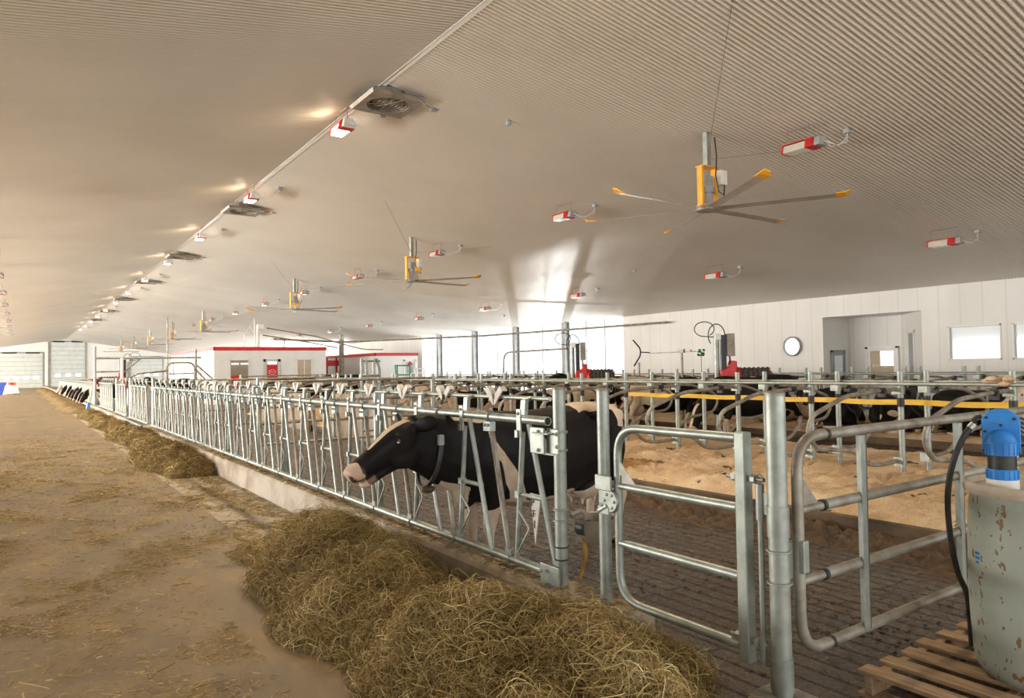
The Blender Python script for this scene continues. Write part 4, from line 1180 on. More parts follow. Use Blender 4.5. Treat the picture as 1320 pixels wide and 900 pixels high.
g = G(); g.b2((4.84, -.035, .8), (4.88, -.02, 2.38)); g.obj('mullion', M_white, w, smooth=False)
g = G(); g.b2((-.03, 3.2, 0), (.0, 5.8, 2.1)); g.obj('side_door', M_grey, ca_, smooth=False)
cb = cabin(17.5, 20.33, 39.5, 60, 2.74, 'smaller white cabin with red band right of the large one', .18)
opening(cb, 'door', 1.86, 2.70, 0, 2.31, M_white, M_door, .08)
g = G(); g.b2((2.1, -.05, 1.5), (2.5, -.03, 2.1)); g.obj('door_window', M_grey, cb, smooth=False)
# red panels between cabins
g = G(); g.b2((15.2, 41.5, 2.0), (16.0, 41.6, 2.35)); g.b2((15.2, 41.5, 1.0), (16.0, 41.6, 1.4)); g.b2((15.25, 41.6, 0), (15.35, 41.7, 2.5)); g.b2((15.85, 41.6, 0), (15.95, 41.7, 2.5))
tag(g.obj('red_machine_panel', M_red, smooth=False), 'red machine panel standing between the two cabins', 'panel')
# green and white milking stall
t = thing('milking_stall', 'green and white framed milking stall in front of the smaller cabin', 'milking stall', (18.1, 38.0, 0))
g = G()
for x in (0, .12, .95): g.tube([(x, 0, 0), (x, 0, 2.0)], .05, 8)
for z in (.9, 1.4, 1.95): g.tube([(0, 0, z), (.95, 0, z)], .04, 8)
g.obj('green_frame', M_robg, t)
g = G()
for x in (1.15, 1.35, 1.85): g.tube([(x, -.1, 0), (x, -.1, 1.75)], .045, 8)
for z in (.7, 1.2, 1.5, 1.75): g.tube([(1.15, -.1, z), (1.85, -.1, z)], .035, 8)
g.box((1.5, -.05, 1.05), (.5, .3, .4)); g.obj('white_frame', M_white, t)
g = G(); g.lathe([(.16, 2.0), (.14, 2.08), (.01, 2.2)], (.95, 0, 0), 12); g.obj('red_cap', M_red, t)
# sorting frame
t = thing('sorting_frame', 'narrow upright galvanized pipe frame near the long fence middle', 'pipe frame', (5.6, 13.3, 0), V3(20))
for x, lean in ((0, 0), (.13, .02), (.33, -.02), (.48, .10)):
    g = G(); g.tube([(x + lean, 0, 0), (x, 0, 1.75), (x - lean * .8, 0, 1.95)], .028, 8); g.obj('upright', M_galv, t)
g = G()
for z in (1.9, 1.6, .5): g.tube([(-.02, 0, z), (.5, 0, z)], .02, 8)
g.obj('crossbar', M_galvd, t)

# gantry over the passage
t = thing('pipe_gantry', 'tall galvanized pipe frame crossing above the headlocks by the broom', 'pipe frame', (FX, 38.0, 0))
for x, z, r_, m_ in ((0, 3.03, .06, M_galv), (1.1, 2.5, .07, M_white), (4.35, 2.92, .06, M_galvd)):
    g = G(); g.tube([(x, 0, 0), (x, 0, z)], r_, 10); g.obj('upright', m_, t)
g = G(); g.tube([(0, 0, 2.49), (4.6, 0, 2.49)], .05, 10); g.obj('top_rail', M_galv, t)
g = G(); g.tube([(0, 0, 1.85), (1.1, 0, 1.86)], .035, 8); g.obj('lower_rail', M_galvd, t)
g = G(); g.tube([(1.15, 0, 1.8), (1.9, 0, 2.46)], .03, 8); g.obj('brace', M_galvd, t)
t = thing('pipe_hoop', 'bent pipe hoop with hanging bars right of the tall pipe frame', 'pipe frame', (5.8, 37.4, 0))
g = G(); g.tube(rounded([(0, 0, 0), (0, 0, 2.24), (1.25, 0, 2.24), (1.25, 0, 0)], .35, 6), .045, 8); g.obj('hoop', M_galvd, t)
for x in (.3, .55, .8, 1.0):
    g = G(); g.tube([(x, 0, 2.22), (x, 0, 1.7)], .02, 6); g.obj('hanging_bar', M_galvd, t)
g = G(); g.tube([(.1, 0, 1.7), (1.2, 0, 1.7)], .03, 8); g.tube([(1.25, 0, 2.2), (2.3, 0, 1.2)], .04, 8); g.tube([(1.25, 0, 1.95), (1.9, 0, 1.2)], .04, 8); g.tube([(0, 0, 1.85), (-1.2, -.5, 1.75), (-2.3, -1, 1.35)], .045, 8); g.obj('sloping_bar', M_galvd, t)
rail('ceiling_pole', (5.98, 38.3, 0), (5.98, 38.3, 4.5), .035, 'tall thin pole rising above the pipe hoop', M_galvd, 'pole')
t = thing('broom', 'blue headed broom leaning on the post beside the passage', 'broom', (2.66, 37.75, .31))
t.location = (2.62, 37.7, 0)
g = G(); g.tube([(.16, 0, 1.25), (.02, 0, .42)], .022, 8); g.obj('handle', M_woodl, t)
g = G(); g.prism([(-.10, 0), (.06, .06), (.10, .38), (-.02, .44)], (-.06, -.18, .02), (1, 0, 0), (0, 0, 1), (0, .36, 0)); g.obj('bristle_head', M_blue, t, smooth=False, bev=.02)
# feed pusher robot far left
t = thing('feed_pusher', 'distant white cone shaped feed pusher with red top on the alley', 'feed pusher', (-.62, 80.0, 0))
g = G(); g.lathe([(.62, .12), (.60, .2), (.46, .85), (.44, .9), (.001, .9)], n=24); g.obj('body', M_white, t)
g = G(); g.lathe([(.38, .9), (.36, 1.12), (.001, 1.15)], n=24); g.obj('red_top', M_red, t)
g = G(); g.lathe([(.66, 0), (.68, .08), (.64, .14), (.001, .14)], n=24); g.obj('skirt', M_tan, t)
t = thing('blue_crate', 'small blue crate at the left edge of the picture behind the feed pusher', 'crate', (-1.5, 82.5, 0))
g = G(); g.b2((-.5, -.3, 0), (.5, .3, .9)); g.b2((-.55, -.35, .85), (.55, .35, 1.15)); g.obj('shell', mat('crate_blue', (.05, .09, .5), .5), t, smooth=False, bev=.03)
noisy(bpy.data.materials['crate_blue'], (.04, .07, .42), (.06, .11, .55), 4)
# cabin roof mast and pipes
t = thing('roof_mast', 'white triangular mast on top of the large cabin', 'mast', (10.75, 40.4, 3.1))
g = G(); g.tube([(-.0, 0, 0), (-.05, 0, 1.6), (-.55, 0, .7), (-.6, 0, 0)], .035, 8); g.tube([(-.55, 0, .7), (0, 0, .7)], .025, 8); g.tube([(-.3, 0, 1.15), (0, 0, .7)], .025, 8); g.obj('triangle_frame', M_white, t)
g = G(); g.tube([(.15, 0, 0), (.15, 0, 1.2)], .09, 10); g.box((.28, 0, 1.15), (.3, .3, .25)); g.obj('duct', M_lwhite, t)


def pipe(pts, r, label, m_=M_galvd, name='overhead_pipe'):
    g = G(); g.tube(rounded(pts, .4, 5), r, 8); return tag(g.obj(name, m_), label, 'pipe')


pipe([(23.7, 21.9, 3.62), (23.5, 25, 3.62), (21, 33, 3.5), (16.2, 41.3, 3.45), (12, 41.3, 3.6)], .05, 'long overhead pipe running past the windows to the cabins')
pipe([(16.2, 41.0, 3.3), (14.2, 40.5, 3.75), (11.5, 40.8, 4.2)], .035, 'upper cable pipe sagging from the mast to the right')
pipe([(15.8, 41.2, 3.1), (14, 40.9, 3.4), (11.3, 40.9, 3.8)], .035, 'lower cable pipe sagging from the mast to the right')
pipe([(12.4, 40.6, 3.1), (12.4, 40.6, 3.55), (15.0, 40.6, 3.50), (17.0, 39.9, 2.95), (18.2, 39.9, 2.95)], .03, 'small angled pipe on the large cabin roof')
pipe([(16.1, 41.3, 0), (16.1, 41.3, 3.9)], .16, 'short thick vertical duct between the cabins', M_galvd, 'vertical_duct')
pipe([(13.9, 20.5, 1.2), (13.9, 20.5, 2.25), (14.0, 17.1, 2.28)], .03, 'bent pipe leading to the right window brush', M_galvd, 'bent_pipe')

# ================================================================== ceiling equipment
def make_lamp(lit):
    """long axis along Y; origin at the lamp body centre"""
    t = thing('barn_lamp', 'x', 'lamp', (0, 0, 0))
    g = G()
    # reflector trough opening downwards and to the left
    P = [(-.13, -.07), (-.10, .06), (.06, .09), (.13, .02), (.12, -.03), (.05, .06), (-.07, .035), (-.11, -.075)]
    g.prism(P, (0, -.14, 0), (1, 0, 0), (0, 0, 1), (0, .44, 0)); g.obj('reflector', M_refl if not lit else M_lwhite, t, smooth=False)
    g = G()
    P2 = [(-.14, -.08), (-.11, .08), (.07, .11), (.15, .02), (.14, -.08)]
    g.prism(P2, (0, .30, 0), (1, 0, 0), (0, 0, 1), (0, .035, 0)); g.prism([(-.115, .075), (.07, .105), (.07, .115), (-.12, .09)], (0, -.2, 0), (1, 0, 0), (0, 0, 1), (0, .52, 0)); g.obj('red_end_cap', M_red, t, smooth=False, bev=.006)
    g = G(); g.prism(P2, (0, -.30, 0), (1, 0, 0), (0, 0, 1), (0, .16, 0))
    for k in range(4): g.prism([(x * 1.05, z * 1.06) for x, z in P2], (0, -.29 + k * .04, 0), (1, 0, 0), (0, 0, 1), (0, .014, 0))
    g.obj('red_louvre', M_red, t, smooth=False)
    g = G(); g.prism([(x * .9, z * .9) for x, z in P2], (0, -.42, 0), (1, 0, 0), (0, 0, 1), (0, .12, 0)); g.obj('ballast_box', M_grey if not lit else M_lwhite, t, smooth=False, bev=.01)
    g = G(); g.prism([(-.12, -.075), (.12, -.075), (.12, -.066), (-.12, -.066)], (0, -.14, 0), (1, 0, 0), (0, 0, 1), (0, .44, 0)); g.prism([(-.125, -.07), (-.12, -.07), (-.10, .05), (-.105, .05)], (0, -.12, 0), (1, 0, 0), (0, 0, 1), (0, .40, 0)) if lit else None
    g.obj('lamp_glass', M_glow if lit else M_lens, t, smooth=False)
    g = G(); g.tube([(-.02, -.35, .08), (-.02, -.35, .33), (-.02, .27, .33), (-.02, .27, .08)], .007, 6); g.obj('hanger', M_galvd, t)
    return t


def lamp_wire(t, dx, dy, dz, lit):
    g = G(); g.box((dx, dy, dz - .03), (.13, .11, .09)); g.obj('junction_box', M_grey, t, smooth=False, bev=.01)
    g = G()
    a = Vector((0, -.42, 0)); b = Vector((dx, dy, dz - .06))
    g.tube([a, a + Vector((.05, -.1, -.06)), a * .5 + b * .5 + Vector((0, -.05, -.18)), b + Vector((-.1, 0, -.15)), b], .009, 6)
    if not lit: g.tube([a, a + Vector((.15, -.05, -.10)), a * .3 + b * .7 + Vector((.12, -.05, -.12)), b], .009, 6)
    g.obj('cable', M_lwhite, t)


def lamp_light(x, y, z):
    l = bpy.data.lights.new('lamp_glow', 'AREA'); l.shape = 'RECTANGLE'; l.size = .24; l.size_y = .42; l.energy = 120; l.color = (1, .80, .55); l.spread = radians(170)
    o = bpy.data.objects.new('lamp_glow', l); COL.objects.link(o); o.location = (x, y, z)
    l = bpy.data.lights.new('lamp_spill', 'POINT'); l.shadow_soft_size = .12; l.energy = 5; l.color = (1, .74, .45)
    o = bpy.data.objects.new('lamp_spill', l); COL.objects.link(o); o.location = (x - .2, y + .05, z - .05)


for row, (x, ys, lit, nm) in enumerate(((11.65, [7.42 + 6.85 * k for k in range(9)], False, 'in the row above the fans'),
                                       (18.45, [8.05 + 6.9 * k for k in range(9)], False, 'in the row nearest the side wall'),
                                       (5.35, [6.75 + 6.83 * k for k in range(13)], True, 'in the glowing row under the ridge'),
                                       (-.65, [20 + 6.9 * k for k in range(10)], False, 'in the row on the left roof slope'))):
    proto = make_lamp(lit); off = .40 if not lit else .36
    for k, y in enumerate(ys):
        lab = '%s red and white barn lamp, %s %s' % ('glowing' if lit else 'unlit', ORD[k], nm)
        t = proto if k == 0 else dup(proto)
        z = roofz(x) - off
        t.location = (x, y, z); t['label'] = lab; t['group'] = 'barn lamps ' + nm
        if k == 0: lamp_wire(t, .66, -.5, off - SL * .66 - (0 if x > 5.4 else -.03), lit) if x > 0 else lamp_wire(t, -.66, -.5, off - SL * .66, lit)
        if lit: lamp_light(x, y, z - .085)


def ventilator(y, k):
    t = thing('roof_ventilator', 'dusty square roof ventilator under the ridge, %s of its row' % ORD[k], 'ventilator', (5.75, y, roofz(5.75) - .12), group='square ventilators under the ridge')
    t.rotation_euler = (0, 0, 0)
    g = G(); S_ = .52
    pl = []
    for j in range(24):
        a = 2 * pi * j / 24; pl.append((.40 * cos(a), .40 * sin(a)))
    sq = []
    for j in range(24):
        a = 2 * pi * j / 24; c_, s_ = cos(a), sin(a); m_ = max(abs(c_), abs(s_)); sq.append((S_ * c_ / m_, S_ * s_ / m_))
    vs = [(x, y_, -.10) for x, y_ in pl] + [(x, y_, -.10) for x, y_ in sq] + [(x, y_, .12) for x, y_ in pl] + [(x * 1.06, y_ * 1.06, -.04) for x, y_ in sq]
    fs = []
    for j in range(24):
        q = (j + 1) % 24; fs += [(j, q, 24 + q, 24 + j), (24 + j, 24 + q, 72 + q, 72 + j), (j, 48 + j, 48 + q, q)]
    g.add(vs, fs); g.obj('frame', M_vent, t, smooth=False)
    g = G(); g.lathe([(.40, .12), (.39, .14)], n=24); g.obj('shaft', M_dark, t)
    g = G()
    for r_ in (.12, .2, .28, .36): g.tube(arc((0, 0, -.06), r_, 0, 2 * pi, 24), .007, 5, caps=False)
    for j in range(6): a = j * pi / 6; g.tube([(.4 * cos(a), .4 * sin(a), -.06), (-.4 * cos(a), -.4 * sin(a), -.06)], .007, 5)
    g.obj('grille', M_vent, t)
    g = G(); g.ell((0, 0, 0), (.08, .08, .07))
    for j in range(4):
        a = j * pi / 2 + .4; R = Matrix.Rotation(a, 3, 'Z') @ Matrix.Rotation(.4, 3, 'X'); g.box(R @ Vector((.2, 0, 0)), (.30, .12, .008), R=R)
    g.obj('rotor', M_vent, t, smooth=False)
    g = G(); g.tube([(.3, -.5, -.02), (.5, -.6, -.18), (.75, -.45, -.18), (.9, -.2, -.03)], .009, 6); g.box((.92, -.15, -.02), (.14, .12, .08)); g.obj('cable', M_grey, t)
    return t


v0 = ventilator(12.25, 0)
for k, y in enumerate((22.9, 33.3, 43.5, 54.2, 65, 76)): dup(v0, (5.75, y, roofz(5.75) - .12), label='dusty square roof ventilator under the ridge, %s of its row' % ORD[k + 1])


def make_fan(label):
    t = thing('ceiling_fan', label, 'fan', (10.8, 8.87, 4.68), group='big ceiling fans')
    top = roofz(10.8) - 4.68
    g = G(); g.box((0, 0, (top + .80) / 2), (.11, .11, top - .80)); g.obj('drop_pole', M_galv, t, smooth=False, bev=.008)
    g = G(); g.box((0, 0, .80), (.44, .22, .02)); g.box((0, 0, .06), (.40, .22, .02))
    for x in (-.2, .2): g.box((x, 0, .43), (.055, .12, .76))
    g.obj('yellow_frame', M_orange, t, smooth=False, bev=.004)
    g = G(); g.tube([(0, 0, .08), (0, 0, .30)], .10, 16); g.tube([(0, 0, .30), (0, 0, .42)], .13, 16); g.box((0, 0, .52), (.15, .15, .22)); g.obj('motor', M_grey, t)
    g = G(); g.box((.24, -.14, .60), (.18, .14, .28)); g.obj('control_box', M_lwhite, t, smooth=False, bev=.01)
    g = G(); g.tube([(.25, -.2, .45), (.2, -.22, .25), (.05, -.22, .3), (0, -.2, .6), (.1, -.15, 1.0), (.14, -.08, top - .1)], .013, 6); g.obj('cable', M_blackp, t)
    g = G(); g.tube([(0, 0, -.03), (0, 0, .05)], .22, 20); g.obj('hub', M_galvd, t)
    for k in range(6):
        a = k * pi / 3 + .01
        R = Matrix.Rotation(a, 3, 'Z') @ Matrix.Rotation(-.22, 3, 'X'); g = G()
        pr = [(-.085, -.004), (-.03, .014), (.04, .012), (.085, -.002), (.03, .001), (-.03, .002)]
        g.prism(pr, R @ Vector((.2, 0, 0)), R @ Vector((0, 1, 0)), R @ Vector((0, 0, 1)), R @ Vector((2.05, 0, 0)))
        b = g.obj('blade', M_alum, t, smooth=False)
        g = G()
        # upturned orange wingtip
        vs = []
        tip = [(2.22, -.09, 0), (2.22, .09, 0), (2.38, .11, .01), (2.45, .07, .05), (2.46, -.05, .06), (2.38, -.09, .01)]
        vs = [R @ Vector(p) for p in tip] + [R @ (Vector(p) + Vector((0, 0, .018))) for p in tip]
        g.add(vs, [(0, 1, 2, 5), (5, 2, 3, 4), (6, 11, 8, 7), (11, 10, 9, 8), (0, 6, 7, 1), (1, 7, 8, 2), (2, 8, 9, 3), (3, 9, 10, 4), (4, 10, 11, 5), (5, 11, 6, 0)])
        g.obj('wingtip', M_orange, b, smooth=False)
    g = G(); g.tube([(0, 0, .95), (-2.9, -2.88, roofz(7.9) - 4.68)], .006, 5); g.tube([(0, 0, .95), (2.2, -1.9, roofz(13.0) - 4.68)], .004, 5); g.obj('guy_wire', M_galvd, t)
    return t


fan0 = make_fan('largest and nearest big ceiling fan with six blades and orange tips')
fl = ['second nearest big ceiling fan, above the left of the window columns', 'third nearest big ceiling fan, above the large cabin', 'fourth nearest big ceiling fan, left above the large cabin', 'fifth nearest big ceiling fan beyond the cabin mast',
      'sixth nearest big ceiling fan, above the pipe hoop', 'seventh nearest big ceiling fan, far down the barn', 'farthest big ceiling fan near the end doors']
for k, (y, rz) in enumerate(((21.32, .35), (33.65, .2), (54.2, .5), (66.7, .1), (79.6, .4), (92.1, .0), (104.3, .3))): dup(fan0, (10.8, y, 4.68), rz * 0 + (0.12 if k == 0 else rz), label=fl[k])

# ================================================================== pallet, drum and dosing unit
t = thing('wooden_pallet', 'weathered wooden pallet in the bottom right corner under the drum', 'pallet', (3.55, 2.03, 0))
for k, x in enumerate((.05, .245, .45, .65, .87, 1.10, 1.30)):
    g = G(); w_ = .105; j = .01 * (k % 3)
    g.b2((x - w_ / 2, -1.12 - j, .115), (x + w_ / 2, 0 - j, .137)); g.obj('deck_board', M_wood, t, smooth=False, bev=.003)
for y in (-.055, -.56, -1.06):
    g = G(); g.b2((0, y - .02, .02), (1.36, y + .02, .115)); g.obj('stringer', M_wood, t, smooth=False, bev=.003)
for x in (.05, .68, 1.30):
    g = G(); g.b2((x - .05, -1.12, 0), (x + .05, 0, .02)); g.obj('bottom_board', M_wood, t, smooth=False)
DX, DY = 4.13, 1.42
t = thing('plastic_drum', 'pale grey-green plastic drum splashed brown, standing on the pallet', 'drum', (DX, DY, .137))
g = G(); g.lathe([(.001, .0), (.20, 0), (.245, .02), (.268, .06), (.278, .12), (.288, .30), (.292, .5), (.288, .72), (.279, .86), (.274, .90), (.274, .915)], n=56); g.obj('shell', M_drum, t)
g = G(); g.lathe([(.274, .912), (.298, .916), (.303, .935), (.303, .955), (.295, .968), (.28, .968), (.272, .955), (.268, .94), (.001, .94)], n=56); g.obj('rim_lid', M_drumtop, t)
g = G(); g.lathe([(.001, .94), (.07, .94), (.07, .985), (.001, .985)], (-.10, .10, 0), 24); g.obj('bung_collar', M_lwhite, t)
g = G(); 
for a0 in (2.48,):
    for i in range(5):
        for j in range(3):
            a = a0 + i * .018; z = .58 + j * .022
            if (i * 7 + j * 3) % 4: g.box(((.2935) * cos(a), (.2935) * sin(a), z), (.003, .006, .012), rz=a)
g.obj('blue_print', M_blue, t, smooth=False)
t = thing('dosing_unit', 'bright blue dosing unit with black band standing on the drum', 'dosing unit', (4.03, 1.52, 1.122), -1.205); t.scale = (.92,) * 3
g = G(); g.lathe([(.001, 0), (.072, 0), (.074, .05), (.070, .055), (.001, .055)], n=32)
for k in range(18):
    a = k * pi / 9; g.box((.073 * cos(a), .073 * sin(a), .027), (.006, .010, .045), rz=a)
g.obj('lower_ring', M_blue, t, smooth=True)
g = G(); g.lathe([(.001, .055), (.067, .055), (.067, .135), (.001, .135)], n=32); g.obj('black_band', M_blackp, t)
g = G(); g.lathe([(.001, .13), (.074, .13), (.076, .195), (.070, .20), (.066, .22), (.052, .245), (.03, .262), (.001, .268)], n=32)
for k in range(18):
    a = k * pi / 9; g.box((.075 * cos(a), .075 * sin(a), .163), (.006, .010, .055), rz=a)
g.obj('dome_housing', M_blue, t)
g = G(); g.prism([(-.088, .135), (.088, .135), (.088, .325), (.055, .365), (.02, .378), (-.02, .378), (-.055, .365), (-.088, .325)], (0, .0, 0), (1, 0, 0), (0, 0, 1), (0, .045, 0)); g.obj('back_plate', M_blue, t, smooth=False, bev=.006)
g = G()
for x, z in ((-.065, .33), (.06, .325), (-.072, .255), (-.08, .15), (.075, .14), (0, .29)): g.lathe([(.001, -.004), (.008, -.004), (.008, .002), (.001, .002)], (x, 0, z), 10, 'Y')
g.obj('screw', M_blackp, t)
g = G()
for k in range(5): g.tube([(.085, .02, .33 - .022 * k), (.13, .03, .315 - .03 * k), (.16, .05, .26 - .03 * k), (.17, .09, .2 - .02 * k)], .0065, 6)
g.tube([(.088, .02, .18), (.12, .0, .19), (.125, 0, .05), (.15, .02, .03), (.19, .06, .05)], .010, 8); g.obj('thin_hose', M_blackp, t)
g = G(); g.tube([(-.085, .02, .335), (-.11, .02, .33), (-.125, .02, .31), (-.13, .02, .285)], .012, 8); g.box((-.12, .02, .31), (.025, .03, .012)); g.obj('elbow', M_blackp, t)
hp = [(3.955, 1.605, 1.40), (3.92, 1.64, 1.34), (3.90, 1.69, 1.2), (3.92, 1.73, 1.02), (3.98, 1.75, .8), (4.07, 1.76, .6), (4.185, 1.77, .47), (4.26, 1.79, .34), (4.30, 1.80, .15)]
hp2 = []
for i in range(len(hp) - 1):
    p0, p1, p2_, p3_ = [Vector(hp[max(0, min(len(hp) - 1, j))]) for j in (i - 1, i, i + 1, i + 2)]
    for k in range(5):
        s_ = k / 5; hp2.append(.5 * ((2 * p1) + (-p0 + p2_) * s_ + (2 * p0 - 5 * p1 + 4 * p2_ - p3_) * s_ ** 2 + (-p0 + 3 * p1 - 3 * p2_ + p3_) * s_ ** 3))
hp2.append(Vector(hp[-1]))
t = thing('suction_hose', 'thick black hose curving from the blue unit down behind the drum', 'hose', (0, 0, 0))
g = G(); g.tube(hp2, .0145, 12); g.obj('tube', M_blackp, t)
g = G(); g.tube([hp2[1], hp2[3]], .018, 12); g.obj('hose_clamp', M_galv, t)

# ================================================================== hay, silage, manure
def ribbons(name, P, Dn, Ln, Wd, curve, parent=None, m_=M_hay, tone=None):
    """P base points (n,3), Dn unit directions, Ln lengths, Wd widths, curve vectors"""
    n_ = len(P); K = 6; t = np.linspace(-.5, .5, K)[None, :, None]
    pts = P[:, None, :] + Dn[:, None, :] * (t * Ln[:, None, None]) + curve[:, None, :] * (1 - 4 * t ** 2)
    r_ = rng.normal(size=(n_, 3)); wd = np.cross(Dn, r_); wd /= np.linalg.norm(wd, axis=1)[:, None] + 1e-9
    off = wd[:, None, :] * (Wd[:, None, None] / 2)
    V = np.stack([pts - off, pts + off], 2).reshape(-1, 3)
    b = (np.arange(n_) * K * 2)[:, None, None]; i = (np.arange(K - 1) * 2)[None, :, None]
    Fq = (b + i + np.array([0, 1, 3, 2])[None, None, :]).reshape(-1, 4)
    me = bpy.data.meshes.new(name); me.vertices.add(len(V)); me.vertices.foreach_set('co', V.astype(np.float32).ravel())
    me.loops.add(len(Fq) * 4); me.loops.foreach_set('vertex_index', Fq.astype(np.int32).ravel())
    me.polygons.add(len(Fq)); me.polygons.foreach_set('loop_start', np.arange(0, len(Fq) * 4, 4, dtype=np.int32)); me.polygons.foreach_set('loop_total', np.full(len(Fq), 4, np.int32))
    me.update(calc_edges=True)
    tn = tone if tone is not None else rng.beta(2.2, 2.2, n_)
    at = me.attributes.new('tone', 'FLOAT', 'POINT'); at.data.foreach_set('value', np.repeat(tn, K * 2).astype(np.float32))
    me.materials.append(m_); o = bpy.data.objects.new(name, me); COL.objects.link(o)
    if parent: o.parent = parent
    return o


def nz(x, y, s, o_): return noise.noise((x * s, y * s, o_))


def heap(label, hfun, x0, x1, ya, yb, res, nstr, L, Wd, core=M_haycore, tone_shift=.05, lift=.03, name='hay_pile'):
    t = thing(name, label, 'hay' if name == 'hay_pile' else 'silage', (0, 0, 0)); t['kind'] = 'stuff'
    nx = int((x1 - x0) / res) + 1; ny = int((yb - ya) / res) + 1
    xs = np.linspace(x0, x1, nx); ys = np.linspace(ya, yb, ny); Hh = np.array([[hfun(x, y) for x in xs] for y in ys])
    g = G(); g.v = [(float(x), float(y), float(Hh[j, i])) for j, y in enumerate(ys) for i, x in enumerate(xs)]
    g.f = [(j * nx + i, j * nx + i + 1, (j + 1) * nx + i + 1, (j + 1) * nx + i) for j in range(ny - 1) for i in range(nx - 1) if max(Hh[j, i], Hh[j, i + 1], Hh[j + 1, i], Hh[j + 1, i + 1]) > .001]
    o = g.obj('hay_mass', core, t, ang=3); o['kind'] = 'stuff'
    if nstr:
        gx = np.gradient(Hh, xs, axis=1); gy = np.gradient(Hh, ys, axis=0)
        w = (Hh > .012) * np.sqrt(1 + gx ** 2 + gy ** 2); w = w / w.sum()
        idx = rng.choice(Hh.size, nstr, p=w.ravel()); jy, ix = np.unravel_index(idx, Hh.shape)
        x = xs[ix] + rng.uniform(-.5, .5, nstr) * res; y = ys[jy] + rng.uniform(-.5, .5, nstr) * res; z = Hh[jy, ix]
        N = np.stack([-gx[jy, ix], -gy[jy, ix], np.ones(nstr)], 1); N /= np.linalg.norm(N, axis=1)[:, None]
        a = rng.uniform(0, 2 * pi, nstr); D_ = np.stack([np.cos(a), np.sin(a), rng.normal(0, .35, nstr)], 1)
        D_ -= N * (D_ * N).sum(1)[:, None] * .8; D_ /= np.linalg.norm(D_, axis=1)[:, None]
        Ln = L * np.clip(rng.lognormal(0, .4, nstr), .3, 1.9); Wd_ = Wd * rng.uniform(.6, 1.4, nstr)
        cv = N * (rng.uniform(-.1, .35, nstr) * Ln)[:, None] + rng.normal(0, .14, (nstr, 3)) * Ln[:, None]
        P = np.stack([x, y, z], 1) + N * (rng.uniform(-.02, lift, nstr))[:, None]
        P[:, 2] = np.maximum(P[:, 2], .015)
        cl_ = np.array([noise.noise((x[i] * 3, y[i] * 3, 5)) for i in range(nstr)])
        tn = np.clip(rng.beta(2, 2.4, nstr) * .85 + cl_ * .35 + tone_shift, 0, 1)
        so_ = ribbons('hay_strands', P, D_, Ln, Wd_, cv, t, tone=tn); so_['kind'] = 'stuff'
    return t


def sstep(a, b, x): x = max(0, min(1, (x - a) / (b - a))); return x * x * (3 - 2 * x)


def h_near(x, y):
    xl = 1.45 + .06 * sin(y * 2.3) + .05 * sin(y * 5.1) - .1 * sstep(4.2, 2.5, y) + .18 * sstep(5.6, 7, y)
    xr = 2.74 + .40 * math.exp(-((y - 2.72) / .26) ** 2) - .10 * sstep(2.45, 2.1, y)
    a = sstep(xl, xl + .38, x) * (1 - .62 * sstep(2.15, xr, x)) * (1 - sstep(xr - .03, xr + .02, x) if y > 2.95 else 1 - sstep(xr - .22, xr + .04, x))
    b = sstep(7.25, 6.3, y)
    lump = .80 + .26 * sin(y * 2.55 + .3) * cos((x - 2) * 2.2) + .30 * nz(x, y, 2.1, 1) + .16 * nz(x, y, 5, 2) + .10 * nz(x, y, 12, 3)
    dip = 1 - .5 * math.exp(-((y - 4.3) ** 2) / .18 - ((x - 2.65) ** 2) / .06)
    return max(0, .47 * a * b * lump * dip)


heap('large heap of tangled hay in the foreground against the curb', h_near, 1.25, 3.4, 1.3, 7.3, .028, 125000, .12, .0030)


def h_mid(x, y):
    xl = 1.86 + .10 * sin(y * 1.1) + .12 * sstep(14, 20, y)
    a = sstep(xl, xl + .32, x) * (1 - .35 * sstep(2.35, 2.72, x)) * (1 - sstep(2.70, 2.73, x))
    lump = .8 + .22 * sin(y * 1.35) + .35 * nz(x, y, 1.6, 7) + .2 * nz(x, y, 4.5, 8) + .12 * nz(x, y, 11, 9)
    return max(0, .34 * a * sstep(12.5, 12.95, y) * sstep(37.5, 36, y) * lump * (1 - .35 * sstep(18, 30, y)))


heap('long mound of greenish hay against the curb, middle distance', h_mid, 1.75, 2.75, 12.3, 37.6, .05, 40000, .13, .0070, tone_shift=.02, name='hay_pile')


def h_far(x, y):
    xl = 1.55 + .12 * sin(y * .7)
    a = sstep(xl, xl + .5, x) * (1 - sstep(2.68, 2.73, x))
    return max(0, .26 * a * sstep(36.5, 38.5, y) * sstep(112, 100, y) * (.8 + .4 * nz(x, y, 1.2, 4) + .2 * nz(x, y, 4, 5)))


heap('far line of brown silage along the feeding cows', h_far, 1.35, 2.75, 36.4, 113, .12, 0, .1, .01, core=M_silage, name='silage_line')

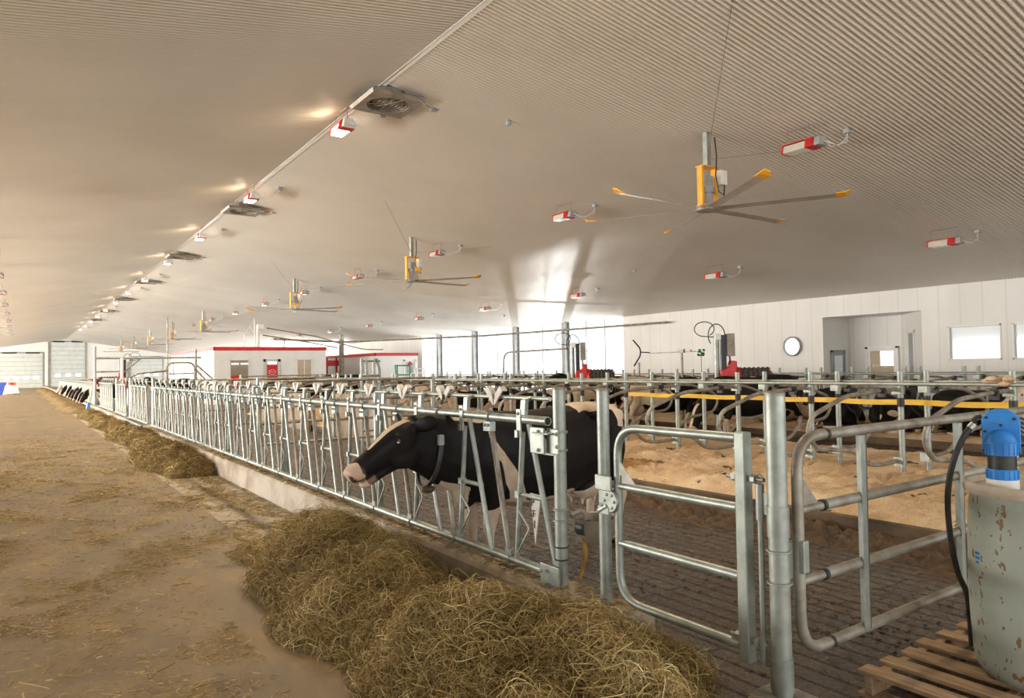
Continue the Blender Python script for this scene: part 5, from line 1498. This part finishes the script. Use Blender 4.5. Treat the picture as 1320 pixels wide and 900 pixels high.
# loose bits swept over the alley and the feed table
n_ = 60000
cx = rng.uniform(-2.4, 2.7, n_ * 4); cy = 1.4 + rng.beta(1.1, 2.2, n_ * 4) * 24
dn = np.array([noise.noise((cx[i] * 1.5, cy[i] * 1.1, 2)) + .6 * noise.noise((cx[i] * 4, cy[i] * 4, 9)) for i in range(len(cx))])
keep = (dn > rng.uniform(.0, .5, len(cx))) | (rng.random(len(cx)) < .14); keep &= ~((cx > 1.2) & (cy < 6.6)); cx = cx[keep][:n_]; cy = cy[keep][:n_]; m__ = len(cx)
a = rng.uniform(0, 2 * pi, m__); D_ = np.stack([np.cos(a), np.sin(a), rng.normal(0, .06, m__)], 1); Ln = .030 * rng.lognormal(0, .65, m__)
P = np.stack([cx, cy, np.full(m__, .008) + rng.uniform(0, .006, m__)], 1)
o = ribbons('loose_straw', P, D_, Ln, .0026 * rng.uniform(.6, 1.5, m__) * (1 + cy / 14), rng.normal(0, .10, (m__, 3)) * Ln[:, None] * np.array([1, 1, .15]), tone=np.clip(rng.beta(2, 2, m__) * .8 + .12, 0, 1))
tag(o, 'loose straw bits scattered over the brown alley floor', 'straw'); o['kind'] = 'stuff'
# spill on the feed table between the piles and on the curb top
n_ = 4200
cx = rng.uniform(1.9, 2.7, n_); cy = rng.uniform(6.8, 12.8, n_); dn = np.array([noise.noise((cx[i] * 3, cy[i] * 1.5, 12)) for i in range(n_)]); k_ = dn > .05; cx, cy = cx[k_], cy[k_]
tx = rng.uniform(2.74, 3.01, 2600); ty = rng.uniform(2.95, 14, 2600); cz = np.concatenate([np.full(len(cx), .012), np.full(2600, .318)]); cx = np.concatenate([cx, tx]); cy = np.concatenate([cy, ty]); m__ = len(cx)
a = rng.uniform(0, 2 * pi, m__); D_ = np.stack([np.cos(a), np.sin(a), rng.normal(0, .05, m__)], 1); Ln = .05 * rng.lognormal(0, .5, m__)
o = ribbons('loose_hay', np.stack([cx, cy, cz], 1), D_, Ln, .005 * rng.uniform(.6, 1.5, m__), rng.normal(0, .1, (m__, 3)) * Ln[:, None] * .6)
tag(o, 'loose hay wisps on the pale feed table and curb top', 'hay'); o['kind'] = 'stuff'


def h_man(x, y):
    a = sstep(6.0 + .2 * sin(y * 2), 6.45, x) * (1 - .4 * sstep(6.6, 6.88, x))
    return max(0, .11 * a * (.45 + 1.1 * nz(x, y, 2.2, 6) + .9 * nz(x, y, 8, 7) + .6 * nz(x, y, 18, 8)))


xs = np.linspace(5.7, 6.9, 50); ys = np.linspace(2.5, 14.4, 420); Hh = [[h_man(x, y) for x in xs] for y in ys]
g = G(); g.v = [(float(x), float(y), Hh[j][i] - .004) for j, y in enumerate(ys) for i, x in enumerate(xs)]
g.f = [(j * 50 + i, j * 50 + i + 1, (j + 1) * 50 + i + 1, (j + 1) * 50 + i) for j in range(419) for i in range(49)]
o = g.obj('manure_ridge', M_manure, ang=3); tag(o, 'dark brown manure ridge lying along the front of the sawdust bed', 'manure'); o['kind'] = 'stuff'
# crumbs of manure and sawdust over the rubber mats
g = G(); rr = random.Random(5)
for k in range(1500):
    x = rr.uniform(3.1, 6.7); y = 1.9 + rr.random() ** 1.6 * 12
    if noise.noise((x * 1.2, y * .9, 3)) + .4 * (x - 5) * .3 < -.05: continue
    r_ = rr.uniform(.005, .018); g.ell((x, y, r_ * .2), (r_ * rr.uniform(.8, 1.6), r_, r_ * .55), 5, 3)
o = g.obj('manure_crumbs', M_manure); tag(o, 'crumbs of manure scattered over the wet rubber mats', 'manure'); o['kind'] = 'stuff'
# clump of sawdust left on a stall post
g = G()
for k in range(9): g.ell((9.36 + .05 * sin(k * 2.1), 3.41 + .12 * cos(k * 1.7) + .12, 1.46 + .03 * sin(k)), (.05, .07, .035), 8, 5)
tag(g.obj('sawdust_clump', M_bed), 'clump of sawdust caught on the neck rail above the blue unit', 'sawdust')
# small dome sensors on the roof
for k, (x, y) in enumerate(((17.7, 17.8), (7.95, 11.4), (21.2, 31.1))):
    g = G(); g.ell((x, y, roofz(x) - .05), (.06, .06, .06), 10, 6); g.box((x, y, roofz(x) - .0), (.08, .08, .06))
    tag(g.obj('roof_camera', M_grey), ('small grey dome on the roof near the edge of the sunlit patch', 'small dome on the roof right of the nearest ventilator', 'small dome on the roof above the window columns')[k], 'camera')
